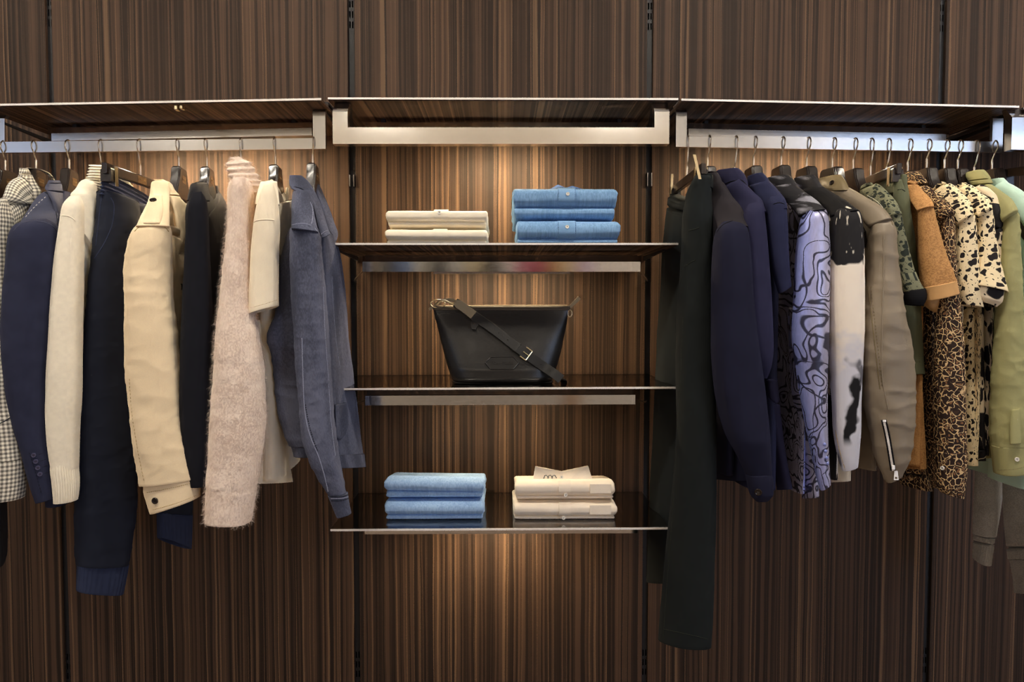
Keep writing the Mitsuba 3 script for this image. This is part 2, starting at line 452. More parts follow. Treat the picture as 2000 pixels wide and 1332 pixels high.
kl, _, _ = shelf((-48, 203.5), (627, 191.5), 'thin dark gloss shelf above the left hanging rail')
c = P(349, 204, 2.06)
obj('clip', cat(box(c[0] - .012, c[0] - .002, 2.055, 2.075, c[2] - .016, c[2] + .004, .002), box(c[0] + .003, c[0] + .012, 2.055, 2.075, c[2] - .013, c[2] + .004, .002)), 'gold', kl, label='small brass clip under the shelf')
shelf((640, 190), (1325, 191.5), 'topmost thin dark gloss shelf over the centre bay, with the widest chrome bar below it')
shelf((1331, 192.5), (1991, 206.5), 'thin dark gloss shelf above the right hanging rail')
shelf((2001, 209), (2690, 225), 'dark gloss shelf corner at the far right edge of the photo')
shelf((640, 474.5), (1325, 474.5), 'thin gloss shelf carrying cream and denim blue folded shirts')
shelf((645, 758.5), (1322, 755.5), 'thin gloss shelf carrying the black leather bag')
kl, _, _ = shelf((645, 1034), (1307, 1030.5), 'lowest thin gloss shelf carrying pale blue and ivory folded shirts')

def lamp_bar(x0, x1, ya, yb, D, label, power, up=None, span=.25, tint=(1.0, .77, .48), arms=True, post=0.0, finish='chrome'):
    """Chrome light bar: a lower box face between pixel rows ya and yb and a set-back upper face; shines on the wall."""
    k = thing('shelf_lamp', label, 'lamp')
    (xa, y1a), (xb, y1b) = x0, x1
    a, b = P(xa, y1a, D), P(xb, y1b, D)
    h = ya                                     # height of the lower face in metres
    dn, bk = np.array([0, 0, h]), np.array([0, .055, 0])
    obj('housing', hexa([q + o for q in (a, b) for o in (np.zeros(3), -dn, bk, -dn * .8 + bk)]), finish, k, smooth=False)
    e = np.array([yb, 0, 0])
    s = np.array([0, .012, 0])
    u = np.array([0, 0, up or .021])
    obj('cover', hexa([q + o for q in (a - e + s, b + e + s) for o in (np.array([0, 0, .0005]), u + [0, .004, 0], bk * .8 + [0, 0, .0005], u + bk * .8)]), 'chrome', k, smooth=False)
    m = (a + b) / 2
    w = (b - a) * span
    z = np.array([0, 0, 1.0])
    p1, p2 = m - w, m + w
    f = np.array([0, .030, -.0012]); g = np.array([0, .054, 0])
    lo, hi = -dn * 1.0 + f, -dn * .82 + g
    v = [p1 + lo, p2 + lo, p2 + hi, p1 + hi]
    v = [q + np.array([0, 0, -.0030]) for q in v]
    pane = trimesh.Trimesh(v, [(0, 2, 1), (0, 3, 2)], process=False)
    if pane.face_normals[0][2] > 0:
        pane.invert()
    obj('diffuser', pane, 'plaster', k, smooth=False, emitter={'type': 'area', 'radiance': rgb(np.array(tint) * power)}, label='glowing strip on the underside')
    ends = [STD[2] if m[0] < -.6 else STD[3] if m[0] < .5 else STD[4], STD[3] if m[0] < -.6 else STD[4] if m[0] < .5 else STD[5]]
    if post:
        for q, sg in ((a, 1), (b, -1)):
            xx = q[0] + sg * .06
            obj('post', box(xx - .006, xx + .006, D + .018, D + .040, q[2] + (up or .021) - .001, q[2] + post), 'black_metal', k, smooth=False)
    for q, xs, sg in ((a, ends[0], 1), (b, ends[1], -1)) if arms else ():   # wire arms to the standards
        st = np.array([q[0] + sg * .004, D + .045, q[2] - h * .5])
        obj('arm', tube([st, (xs + sg * .02, WALL - .06, st[2] - .03), (xs + sg * .004, WALL - .002, st[2] - .035)], .0028, 6), 'satin_steel', k)
    return k

LAMPD = 2.22
lamp_bar((708, 250), (1250, 250), .033, -.006, LAMPD, 'chrome lamp bar behind the widest chrome bar in the centre bay', 175, arms=False, post=.035, span=.17)
lamp_bar((708, 511), (1251, 511), .031, -.006, LAMPD, 'mirror chrome lamp bar under the upper gloss shelf', 90)
lamp_bar((713, 773), (1241, 771), .030, -.004, LAMPD, 'mirror chrome lamp bar under the shelf with the bag', 34)
lamp_bar((712, 1025), (1245, 1023), .030, -.004, LAMPD, 'chrome lamp bar under the lowest gloss shelf', 120, span=.16)
lamp_bar((100, 260.5), (609, 249.5), .0225, .018, LAMPD, 'long chrome lamp bar behind the left hanging rail', 210, span=.34, finish='satin_steel', arms=False, post=.04)
lamp_bar((1345, 251), (1848, 262), .0225, .018, LAMPD, 'long chrome lamp bar behind the right hanging rail', 160, span=.34, finish='satin_steel', arms=False, post=.04)

def rail(pl, pr, D, lw, hb, dep, top, label, bsdf, legs=(1, 1)):
    """A flat bar hung from two legs; pl, pr: pixels of the outer lower corners, lw leg width, hb bar height (pixels), top: pixel row of the leg tops."""
    k = thing('hanging_rail', label, 'clothes rail')
    a, b = P(*pl, D), P(*pr, D)
    px = D / F
    hb, lw = hb * px, lw * px
    Z, Y = np.array([0, 0, 1.0]), np.array([0, 1.0, 0])
    ax = (b - a) / np.linalg.norm(b - a)
    obj('bar', hexa([q + o for q in (a + ax * lw * legs[0] * 1.0, b - ax * lw * legs[1] * 1.0) for o in (0 * Z, Z * hb, Y * dep, Z * hb + Y * dep)]), bsdf, k, smooth=False)
    for q, s, on, tp in ((a, 1, legs[0], top[0]), (b, -1, legs[1], top[1])):
        if not on:
            continue
        zt = P(q[0] / D * F + 979, tp, D)[2]
        w = ax * lw * s
        obj('leg', hexa([q + o + np.array([0, 0, 0]) for o in (0 * Z, w, Y * dep, w + Y * dep)] + [np.array([q[0] + (w[0] if i else 0), q[1] + (dep if j else 0), zt]) for i in (0, 1) for j in (0, 1)]), bsdf, k, smooth=False)
        zz = zt + .0006
        obj('arm', hexa([np.array([q[0] + (w[0] if i else 0), y, z]) for i in (0, 1) for y, z in ((D, zz), (D + dep, zz), (D + .03, zz + .031), (D + .045, zz + .031))]), bsdf, k, smooth=False)
        xs = min(STD, key=lambda v: abs(v - q[0]))
        xa, xb = sorted((q[0], q[0] + w[0]))
        obj('strut', hexa([(x, y, z) for x, y in ((xa, D + .04), (xb, D + .04), (xs + s * .004, WALL - .002), (xs + s * .012, WALL - .002)) for z in (zz + .0322, zz + .0385)]), 'black_metal', k, smooth=False)
    for xs in {min(STD, key=lambda v: abs(v - q[0])) for q, on in ((a, legs[0]), (b, legs[1])) if on}:
        z = (a[2] if abs(xs - a[0]) < abs(xs - b[0]) else b[2]) - .02
        obj('clip', cat(*[box(xs + d - .0016, xs + d + .0016, WALL - .01, WALL + .014, z - .028, z + .004) for d in (-.0068, .0068)]), 'satin_steel', k, smooth=False)
    return k, a, b
rail((650, 281), (1307, 281), 2.03, 29, 31.5, .03, (218, 218), 'wide empty chrome bar over the centre bay', 'polished_steel')
_, LA, LB = rail((-20, 298.5), (636, 290.5), RAIL, 24, 20.5, .012, (222, 218), 'slim steel hanging rail on the left, holding navy and cream clothes', 'satin_steel', (0, 1))
obj('leg', hexa([P(x, y, d) for d in (RAIL, RAIL + .012) for x, y in ((-6, 278), (9, 277.3), (-6, 231), (9, 231))]), 'satin_steel', 'hanging_rail_001', smooth=False)
obj('arm', hexa([P(x, y, RAIL) + o for x, y in ((-6, 230.5), (9, 230.5)) for o in (np.zeros(3), np.array([0, .012, 0]), np.array([0, .03, .03]), np.array([0, .045, .03]))]), 'satin_steel', 'hanging_rail_001', smooth=False)
_, RA, RB = rail((1320, 286.5), (1958, 297.5), RAIL, 21, 20.5, .012, (219, 231), 'slim steel hanging rail on the right, holding printed and green clothes', 'satin_steel')
rail((1975, 292), (2640, 306), 2.03, 30, 31.5, .03, (229, 232), 'wide chrome bar cut off at the right edge of the photo', 'polished_steel')

def rail_z(x):
    """Lower edge of the side rail at world x."""
    a, b = (LA, LB) if x < 0 else (RA, RB)
    return a[2] + (b[2] - a[2]) * (x - a[0]) / (b[0] - a[0])
RAILH = 20.5 * RAIL / F

# ---------------------------------------------------------------- fabrics
def cloth(name, color, var=.10, scale=60, stretch=1.0, rough=.92, sheen=.35, bump=0.0, spec=.15, **kw):
    c = np.array(color)
    def f(p, n, uv):
        v = fbm(uv.x * scale, uv.y * scale * stretch, 0, 2) - .5
        g = noise(uv.x * 900, uv.y * 900) - .5
        return mi.Color3f(*[float(q) for q in c]) * (1 + var * 2 * v + var * .7 * g)
    return mat(name, proc(f), rough, spec, sheen=sheen, **kw)

def plain(name, color, rough=.9, sheen=.3, spec=.15, **kw):
    return mat(name, color, rough, spec, sheen=sheen, **kw)

def gingham(p, n, uv):
    a, b = uv.x * 92 + .25 * noise(uv.y * 9), uv.y * 92 + .25 * noise(uv.x * 9, 4)
    sa = smoothstep(-.35, .35, dr.sin(a * 6.2832))
    sb = smoothstep(-.35, .35, dr.sin(b * 6.2832))
    k = (1 - .46 * sa) * (1 - .46 * sb)
    return mix(lin(52, 50, 48), lin(234, 228, 212), smoothstep(.1, 1.0, k))

def denim(base, pale):
    def f(p, n, uv):
        v = fbm(uv.x * 26, uv.y * 6, 3, 3)
        g = fbm(uv.x * 520, uv.y * 200, 1, 2)
        return mix(base, pale, smoothstep(.25, .8, v * .7 + g * .3))
    return f

def heather(a, b, sx=260, sy=110):
    def f(p, n, uv):
        g = fbm(uv.x * sx, uv.y * sy, 2, 2)
        w = fbm(uv.x * 22, uv.y * 22, 7, 2)
        return mix(a, b, smoothstep(.25, .75, .65 * g + .35 * w))
    return f

def leopard(s, dark, mid, pale, line=.17, wob=.35, core=.22):
    def f(p, n, uv):
        x, y = uv.x * s, uv.y * s * .8
        x = x + wob * 2 * (noise(x * 1.3, y * 1.3, 3) - .5); y = y + wob * 2 * (noise(x * 1.3, y * 1.3, 8) - .5)
        a, b, c = voronoi(x, y)
        c1 = mix(dark, mid, smoothstep(core + .05, core - .07, a) * smoothstep(.25, .5, c))
        gap = smoothstep(line + .05, line - .04, b - a)
        brk = smoothstep(.2, .35, noise(x * 2.1 + 9, y * 2.1))
        return mix(c1, pale, gap * brk)
    return f

def spots(s, dark, pale, lo=.12, hi=.52, tone=.0):
    def f(p, n, uv):
        x, y = uv.x * s, uv.y * s * .85
        x = x + .5 * (noise(x * 2.2, y * 2.2, 3) - .5); y = y + .5 * (noise(x * 2.2, y * 2.2, 8) - .5)
        a, b, c = voronoi(x, y)
        a2, b2, c2 = voronoi(x * 2.3 + 7, y * 2.3)
        r = lo + (hi - lo) * c
        m = smoothstep(r + .04, r - .04, a)
        m = dr.maximum(m, smoothstep(.22 * c2 + .04, .22 * c2 - .04, a2) * smoothstep(.45, .5, a))
        return mix(pale, dark, m)
    return f

def brocade(p, n, uv):
    x, y = uv.x * 22, uv.y * 20
    x = x + .8 * (noise(x * .7, y * .7, 3) - .5); y = y + .8 * (noise(x * .7, y * .7, 8) - .5)
    h = noise(x, y, 2) * .75 + noise(x * 2.1 + 3, y * 2.1, 5) * .25
    ink = 0
    for lv in (.34, .48, .64):
        ink = dr.maximum(ink, smoothstep(.034, .014, dr.abs(h - lv)))
    h2 = noise(x * .8 + 13, y * .8 + 5, 9)
    ink = dr.maximum(ink, smoothstep(.022, .008, dr.abs(h2 - .5)))
    base = mix(lin(168, 166, 190), lin(150, 162, 228), smoothstep(-.02, .05, uv.x))
    base = base * (.9 + .2 * fbm(uv.x * 300, uv.y * 90, 2, 2)) * (.8 + .4 * noise(x * .5, y * .5, 2))
    return mix(base, lin(26, 24, 44), ink * .92)

def paint_sleeve(p, n, uv):
    x, y = uv.x, uv.y
    w = (fbm(x * 30, y * 30, 1, 3) - .5)
    top = smoothstep(.010, -.008, y - .150 - .10 * w - .10 * smoothstep(.03, .06, x) * -.1)
    scr = smoothstep(.80, .86, fbm(x * 90, y * 25, 5, 3) + .10)
    blk = smoothstep(.56, .62, fbm(x * 14 + 4, y * 9, 9, 3) + .30 * smoothstep(.335, .40, y) * smoothstep(.56, .46, y) - .10)
    low = smoothstep(.36, .42, y + .2 * w)
    d2 = dr.abs(x + .012 - (y - .47) * .16 - .02 * w) - .012
    band = smoothstep(.004, -.004, d2) * smoothstep(.44, .46, y + .06 * w) * smoothstep(.63, .60, y)
    white = mix(lin(232, 222, 206), lin(196, 196, 204), smoothstep(.30, .42, y + .15 * w))
    c = mix(white, lin(70, 68, 72), blk * low * .85)
    c = mix(c, lin(24, 24, 26), band)
    dk = mix(lin(32, 31, 33), lin(190, 184, 170), scr)
    return mix(c, dk, top)

def paint_body(p, n, uv):
    f = fbm(uv.x * 10, uv.y * 6, 3, 4)
    d = fbm(uv.x * 60, uv.y * 40, 5, 3)
    return mix(lin(24, 23, 24), lin(224, 216, 200), smoothstep(.60, .64, f * .75 + d * .25))

def marble(p, n, uv):
    f = fbm(uv.x * 26 + 2 * noise(uv.y * 20), uv.y * 26, 3, 4)
    return mix(lin(30, 29, 33), lin(140, 140, 150), smoothstep(.52, .72, f) * .9)

mat('gingham', proc(gingham), .9, .15, sheen=.2)
cloth('blazer_navy', lin(43, 46, 66), .14, 40)
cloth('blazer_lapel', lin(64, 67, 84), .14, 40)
cloth('cream_knit', lin(238, 230, 208), .05, 120, 1, sheen=.5)
cloth('jogger_navy', lin(34, 38, 50), .10, 40)
cloth('jogger_rib', lin(46, 53, 76), .08, 80)
cloth('sand_cotton', lin(232, 212, 176), .09, 16, .6)
plain('sand_dark', lin(176, 150, 104))
cloth('black_knit', lin(22, 23, 30), .1, 60)
mat('mohair', proc(heather(lin(206, 186, 170), lin(242, 226, 210), 420, 260)), .95, .1, sheen=.8)
cloth('cream_jersey', lin(236, 224, 198), .06, 30)
mat('denim_grey', proc(denim(lin(60, 64, 80), lin(94, 98, 117))), .9, .15, sheen=.3)
plain('denim_stitch', lin(128, 132, 152))
plain('denim_dark', lin(30, 33, 44))
cloth('coat_dark', lin(44, 42, 42), .1, 50)
cloth('trouser_black', lin(26, 30, 31), .08, 50)
cloth('jacket_black', lin(27, 28, 46), .10, 30)
cloth('jacket_yoke', lin(40, 37, 41), .10, 30)
cloth('overshirt_navy', lin(38, 38, 62), .10, 30)
cloth('shirt_navy', lin(36, 39, 64), .10, 30)
mat('brocade', proc(brocade), .38, .5, metallic=.35, sheen=.2)
mat('marble_print', proc(marble), .6, .3)
mat('paint_print', proc(paint_sleeve), .8, .2)
mat('paint_print_body', proc(paint_body), .8, .2)
cloth('khaki_satin', lin(128, 116, 98), .07, 18, .5, rough=.5, spec=.4)
cloth('khaki_leather', lin(112, 98, 70), .07, 18, .5, rough=.42, spec=.5)
mat('camo_print', proc(spots(66, lin(38, 44, 38), lin(114, 115, 92), .10, .46)), .8, .2)
cloth('olive_cotton', lin(98, 102, 80), .06, 30)
mat('tan_terry', proc(heather(lin(150, 108, 66), lin(188, 142, 92), 420, 420)), .95, .1, sheen=.6)
cloth('tan_rib', lin(192, 150, 100), .05, 60)
mat('leopard_print', proc(leopard(92, lin(42, 30, 25), lin(120, 86, 58), lin(200, 170, 126), line=.13)), .85, .2)
mat('spot_print', proc(spots(64, lin(34, 30, 30), lin(230, 212, 172), .05, .40)), .8, .2)
mat('spot_print_dense', proc(spots(62, lin(34, 30, 30), lin(232, 214, 174), .05, .42)), .8, .2)
mat('blotch_print', proc(spots(22, lin(30, 28, 30), lin(216, 200, 170), .25, .6)), .8, .2)
cloth('olive_linen', lin(150, 147, 103), .10, 26, .5)
cloth('mint_cotton', lin(190, 220, 202), .08, 26, .5)
mat('grey_melange', proc(heather(lin(146, 143, 137), lin(174, 170, 163), 500, 500)), .95, .1, sheen=.4)
plain('rib_dark', lin(40, 44, 38))
mat('button_dark', lin(30, 22, 18), .2, .5)
mat('button_navy', lin(66, 66, 92), .10, .9, clearcoat=1.0, clearcoat_gloss=1.0)
mat('button_pearl', lin(226, 222, 212), .18, .5)
mat('button_shade', lin(90, 88, 86), .3, .4)
mat('lining_dark', lin(13, 13, 16), .8, .2)

# ---------------------------------------------------------------- hangers
from shapely.geometry import Polygon
HALF = [(0, .0), (.029, 0), (.034, -.006), (.040, -.03), (.052, -.052), (.085, -.072), (.14, -.094), (.180, -.116), (.185, -.128), (.180, -.138), (.14, -.122), (.085, -.106), (.04, -.098), (0, -.096)]
def hanger_solid(t=.026, drop=.118, reach=.18):
    k = (drop - .052) / .064
    HF = [(a if a < .06 else .052 + (a - .052) * (reach - .052) / .128, b if b > -.06 or a < .05 else -.052 + (b + .052) * max(k, .6)) for a, b in HALF]
    pts = HF + [(-a, b) for a, b in HF[::-1] if a > 0]
    pg = Polygon(pts).buffer(0)
    layers = []
    for inset, h in ((.0045, t), (.002, t - .004), (0, t - .010)):
        m = trimesh.creation.extrude_polygon(pg.buffer(-inset), h, engine='earcut')
        m.apply_translation((0, 0, -h / 2)); layers.append(m)
    m = cat(*layers)
    # (s, z, n) -> (x=n, y=s, z)
    v = m.vertices.copy()
    m.vertices = np.stack([v[:, 2], v[:, 0], v[:, 1]], 1)
    m.fix_normals()
    return m
PLATE_W, PLATE_H = .030, .022
_txt = meshkit.text_mesh('TOM FORD', .0042, .0006)
_txt.apply_translation((-_txt.bounds.mean(0)[0], -.002, 0))

def hook_mesh(x, zhead, zr, lean=0.0):
    """Steel wire from the hanger's head up and over the flat rail."""
    top = zr + RAILH
    r = .0175
    cy = RAIL + .006
    zc = max(top - r + .004, zr + .012)
    pts = [(x, cy, zhead - .004), (x, cy, zhead + .030), (x + lean * .25, cy - .004, zhead + .038)]
    a0 = (x + lean, cy - r, zc - .004)
    pts += [(x + lean * .7, cy - r * .62, (zhead + .038 + zc) / 2), a0]
    for k in range(1, 13):
        a = math.pi - k / 12 * math.pi * 1.12
        pts.append((x + lean, cy + r * math.cos(a), zc + r * math.sin(a)))
    pts.append((x + lean, cy + r * .95, zc - .012))
    return cat(tube(smooth_path(pts, 46), .0021, 8), tube([(x, cy, zhead - .002), (x, cy, zhead + .029)], .0031, 8))

def hanger(px, head_y, label, plate=True, lean=0.0, wide=1.0, dx=0.0, near=None):
    k = thing('clothes_hanger', label, 'hanger')
    c = P(px, head_y, RAIL)
    x, zh = c[0], c[2]
    rot, drop, reach = 0.0, .118, .10
    if near:
        N = P(near[0], near[1], 1.93)
        rot = math.atan2(-(x - N[0]), RAIL - 1.93) * .9 if abs(x - N[0]) < .12 else 0.0
        drop, reach = max(.10, zh - N[2] + .022), .165
    m = hanger_solid(drop=drop, reach=reach)
    m.vertices[:, 0] *= wide
    tr = trimesh.transformations.rotation_matrix(rot, (0, 0, 1)); tr[:3, 3] = (x + dx, RAIL + .006, zh)
    m.apply_transform(tr)
    obj('yoke', m, 'hanger_wood', k)
    obj('hook', hook_mesh(x, zh, rail_z(x), lean), 'hook_metal', k, smooth=True, label='wire hook over the rail')
    if plate:
        b = box(.0130 * wide, .0136 * wide, -.017, .017, -.046, -.024)
        b.apply_transform(tr)
        kp = obj('name_plate', b, 'hanger_plate', k, smooth=False, label='small bronze plate')
        t = _txt.copy()
        v = t.vertices.copy(); t.vertices = np.stack([v[:, 2] + .0135 * wide, v[:, 0], v[:, 1] - .034], 1)
        t.apply_transform(tr)
        obj('lettering', t, 'gold', kp, smooth=False, label='gold lettering')
    return k

def clip_hanger(px, bar_y, near_px, label, plate=True, half=.185, h=.028, stem_top=None):
    """Straight wooden bar with two metal clips; near_px: pixel of its near end."""
    k = thing('trouser_hanger', label, 'hanger')
    x0 = P(px, 300, RAIL)[0]
    dn = RAIL - half
    N = P(near_px[0], near_px[1], dn)
    z = N[2]
    Fp = np.array([2 * x0 - N[0], 2 * RAIL - dn, z])
    ax = (Fp - N) / np.linalg.norm(Fp - N)
    side = np.array([-ax[1], ax[0], 0]); side *= -1 if side[0] < 0 else 1
    Z = np.array([0, 0, 1.0])
    def pc(s, n, u):
        return (N + Fp) / 2 + ax * s + side * n + Z * u
    L2 = np.linalg.norm(Fp - N) / 2
    obj('bar', hexa([pc(s * a, n * b, u) for s in (-1, 1) for n in (-1, 1) for a, b, u in ((L2, .005, 0), (L2 - .002, .007, .003), (L2 - .002, .007, h - .003), (L2, .005, h))]), 'hanger_wood', k)
    zt = z + h
    obj('hook', hook_mesh(x0, zt, rail_z(x0)), 'hook_metal', k, smooth=True, label='wire hook over the rail')
    for s in (-1, 1):
        c = obj('clip', hexa([pc(s * (L2 - .022) + d, n, u) for d in (-.014, .014) for n in (-.014, .014) for u in (-.020, .010)] + [pc(s * (L2 - .022) + d, n, .018) for d in (-.010, .010) for n in (-.010, .010)]), 'hanger_wood', k)
        for n in (-1, 1):
            obj('clip_plate', hexa([pc(s * (L2 - .030) * 1.0 + d, n * .0155 + e, u) for d in (-.007, .007) for e, u in ((n * .001, -.030), (n * .0026, -.030), (0, .022), (n * .0016, .022))]), 'gold', c, smooth=False, label='flat brass clip plate')
    if plate:
        kp = obj('name_plate', hexa([pc(s, n, u) for s in (-.024, .024) for n in (.006, .0078) for u in (.003, h - .004)]), 'hanger_plate', k, smooth=False, label='small bronze plate')
        t = _txt.copy()
        v = t.vertices.copy()
        t.vertices = np.array([pc(a, .0079 + c, h / 2 + b) for a, b, c in v])
        obj('lettering', t, 'gold', kp, smooth=False, label='gold lettering')
    return k

# ---------------------------------------------------------------- garment details
def button(lf, px, py, r, parent, bsdf='button_dark', lift=.001, label=None, holes='lining_dark'):
    p, n = lf.at(px, py, lift)
    m, h = button_mesh(r)
    k = obj('button', place(m, p, n), bsdf, parent, label=label)
    obj('hole', place(h, p + n * .0003, n), holes, k, smooth=False, kind='stuff')
    return k

def seam(lf, pix, bsdf, parent, name='seam', r=.0011, lift=.0002, n=30, **kw):
    p, nn = lf.line(pix, lift, n)
    return obj(name, tube(p, r, 6), bsdf, parent, smooth=True, **kw)

def stitches(lf, pix, bsdf, parent, n=24, r=.0008, gap=.45, name='stitching', lift=.0004):
    p, nn = lf.line(pix, lift, n * 2)
    ms = [tube(p[2 * i:2 * i + 2], r, 5) for i in range(n - 1)]
    return obj(name, cat(*ms), bsdf, parent, smooth=True, kind='stuff')

# ================================================================ clothes on the left rail
LG = 'clothes on the left rail'
SW = ((.0045, 20, 2.2, 2, 1.0), (.0030, 9, 6, 7, 3.0), (.0012, 30, 22, 3))          # soft sleeve
BW = ((.005, 14, 2.0, 4), (.0012, 22, 10, 5))

hanger(8, 333, 'dark hanger at the far left edge of the photo, over the mostly hidden dark garment')
hanger(68, 332, 'dark hanger inside the collar of the gingham shirt', near=(10, 404))
hanger(133, 331, 'dark hanger between the gingham shirt and the navy blazer, gold lettering in view', near=(84, 436))
hanger(198, 345, 'dark hanger inside the cream rib-neck knit', plate=False, wide=.8, near=(143, 402))
hanger(348, 327, 'dark hanger in the open sand coloured jacket', near=(310, 440))
hanger(403, 328, 'dark hanger in the black crew-neck sweater', near=(376, 396))
hanger(472, 345, 'hanger hidden in the fluffy pink-beige sweater, only its wire hook in view', plate=False, wide=.8, near=(465, 350))
hanger(537, 324, 'glossy dark hanger in the cream T-shirt', near=(512, 372))
hanger(610, 321, 'glossy dark hanger in the grey-blue denim jacket', lean=.006, near=(592, 448))
clip_hanger(272, 325, (203, 338), 'dark clip hanger holding the navy jogging trousers by the waistband')

# dark coat, mostly outside the frame
g = thing('coat', 'dark charcoal coat at the left edge of the photo, hem below the gingham cuff', 'coat', LG)
put(body(8, (-24, 410), 368, 1108, .016, seed=11, fold=.004, turn=-.09), 'trunk', 'coat_dark', g)
put(loft([(-100, 405, -42, 402), (-122, 470, -35, 465), (-128, 700, -38, 700), (-122, 930, -36, 925)], wr=SW), 'sleeve', 'coat_dark', g)

# gingham shirt
g = thing('shirt', 'black and cream gingham shirt beside the navy blazer, leftmost long-sleeved one in view', 'shirt', LG)
put(body(68, (10, 404), 372, 900, .033, wr=BW, seed=1), 'trunk', 'gingham', g)
s = loft([(-26, 392, 12, 386), (-52, 425, 17, 418), (-66, 520, 20, 520), (-70, 640, 27, 640), (-68, 760, 34, 760), (-60, 850, 44, 850), (-58, 897, 47, 895)], wr=SW + ((.003, 20, 30, 9),), top=.05)
put(s, 'sleeve', 'gingham', g)
c = loft([(-58, 897, 48, 896), (-57, 930, 47, 930), (-55, 974, 42, 973)], b=.046, dz=.005)
put(c, 'cuff', 'gingham', g)
seam(s, [(-4, 828), (10, 822), (24, 812)], 'denim_dark', g, 'pleat', .0012)
put(loft([(-2, 402, 30, 400, 1.93, 1.97), (10, 380, 52, 400, 1.94, 2.0), (24, 352, 66, 404, 1.99, 2.06), (40, 345, 74, 398, 2.03, 2.08)], b=.018, top=.03, lip=0), 'shoulder_yoke', 'gingham', g)
s = loft([(43, 328, 49, 328, 2.05, 2.07), (37, 345, 62, 345, 2.03, 2.08), (30, 362, 73, 362, 2.01, 2.08), (36, 378, 80, 378, 2.01, 2.07), (52, 398, 70, 396, 2.02, 2.06)], b=.010, dz=.004, lip=0)
put(s, 'collar', 'gingham', g)
put(loft([(50, 328, 62, 329, 2.07, 2.11), (72, 330, 84, 333, 2.12, 2.16), (92, 338, 99, 343, 2.17, 2.20), (102, 350, 108, 356, 2.19, 2.2), (106, 362, 110, 372, 2.16, 2.18)], b=.006, dz=.004, lip=0), 'collar_back', 'gingham', g)

# navy blazer
g = thing('blazer', 'navy blazer with white basting thread on its shoulder and four buttons on its cuff', 'jacket', LG)
put(body(133, (84, 436), 372, 992, .036, wr=((.002, 7, 3, 4),), seed=2, neck=.26), 'trunk', 'blazer_navy', g)
s = loft([(52, 429, 90, 427), (32, 444, 108, 440), (24, 470, 113, 466), (20, 510, 114, 510), (13, 580, 108, 580), (10, 660, 101, 660), (17, 750, 95, 750), (32, 830, 95, 830), (47, 885, 99, 880), (61, 940, 104, 932), (73, 981, 108, 972)], b=.055, wr=((.004, 14, 2, 2), (.0015, 10, 12, 3)), top=.03, ex=2.2)
put(s, 'sleeve', 'blazer_navy', g)
for i in range(4):
    button(s, 66 + i * 4.0, 889 + i * 12.3, .0058, g, 'button_navy')
stitches(s, [(57, 884), (72, 932), (82, 968)], 'denim_dark', g, 14)
for i in range(4):
    seam(s, [(75 + i * 4, 888 + i * 12.2), (85 + i * 4, 885 + i * 12.2)], 'denim_dark', g, 'buttonhole', .0006, n=8)
seam(s, [(27, 452), (42, 437), (70, 432), (95, 437), (112, 452)], 'blazer_lapel', g, 'shoulder_seam', .0016)
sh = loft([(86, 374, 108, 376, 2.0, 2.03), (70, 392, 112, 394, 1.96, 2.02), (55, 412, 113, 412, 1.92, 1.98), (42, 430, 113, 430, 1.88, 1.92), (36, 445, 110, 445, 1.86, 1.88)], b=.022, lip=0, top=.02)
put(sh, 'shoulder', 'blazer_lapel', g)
stitches(sh, [(50, 424), (72, 400), (95, 380)], 'button_pearl', g, 9, .0007, name='basting_thread')
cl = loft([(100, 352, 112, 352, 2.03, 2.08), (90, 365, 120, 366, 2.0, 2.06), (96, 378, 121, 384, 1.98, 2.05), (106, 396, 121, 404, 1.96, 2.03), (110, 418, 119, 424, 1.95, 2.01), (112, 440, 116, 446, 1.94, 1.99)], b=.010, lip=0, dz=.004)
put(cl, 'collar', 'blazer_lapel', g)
seam(sh, [(86, 375), (100, 385), (109, 408), (112, 440)], 'denim_dark', g, 'collar_edge', .0012)

# cream knit
g = thing('sweater', 'cream fine-knit sweater with ribbed neck and cuff, between the navy blazer and the navy joggers', 'sweater', LG)
put(body(198, (143, 402), 372, 900, .034, wr=BW, seed=3), 'trunk', 'cream_knit', g)
s = loft([(136, 383, 156, 382), (124, 402, 160, 400), (118, 440, 160, 436), (111, 500, 160, 500), (106, 570, 160, 570), (101, 650, 158, 650), (95, 760, 156, 760), (94, 830, 152, 830), (99, 890, 150, 890), (103, 915, 150, 914)], b=.05, wr=((.0045, 18, 2.4, 2), (.0012, 30, 14, 3)), top=.04)
put(s, 'sleeve', 'cream_knit', g)
put(loft([(106, 900, 147, 900), (103, 914, 149, 913), (106, 940, 151, 939), (109, 981, 148, 977)], b=.044, U=168, ribs=(34, .0011), dz=.006), 'rib_cuff', 'cream_knit', g, label='ribbed cuff')
put(loft([(168, 348, 184, 356, 2.01, 2.05), (156, 366, 184, 374, 1.97, 2.03), (142, 382, 186, 396, 1.93, 2.0), (140, 402, 182, 430, 1.93, 1.98), (142, 440, 180, 500, 1.93, 1.98)], b=.022, lip=0, top=.02), 'shoulder', 'cream_knit', g)
put(loft([(186, 324, 194, 322, 2.03, 2.08), (180, 337, 198, 338, 2.02, 2.08), (174, 352, 198, 356, 2.01, 2.07), (170, 366, 194, 374, 2.0, 2.05)], b=.018, lip=0, dz=.0015, ribz=(.0095, .0030)), 'rib_neck', 'cream_knit', g, label='ribbed neck')
put(loft([(214, 345, 224, 352, 2.14, 2.2), (232, 346, 236, 362, 2.17, 2.22), (248, 356, 244, 372, 2.19, 2.23), (258, 370, 250, 388, 2.2, 2.23), (262, 384, 254, 400, 2.2, 2.23)], b=.012, lip=0, dz=.0015, ribz=(.0095, .0022)), 'rib_neck', 'cream_knit', g, label='ribbed neck')
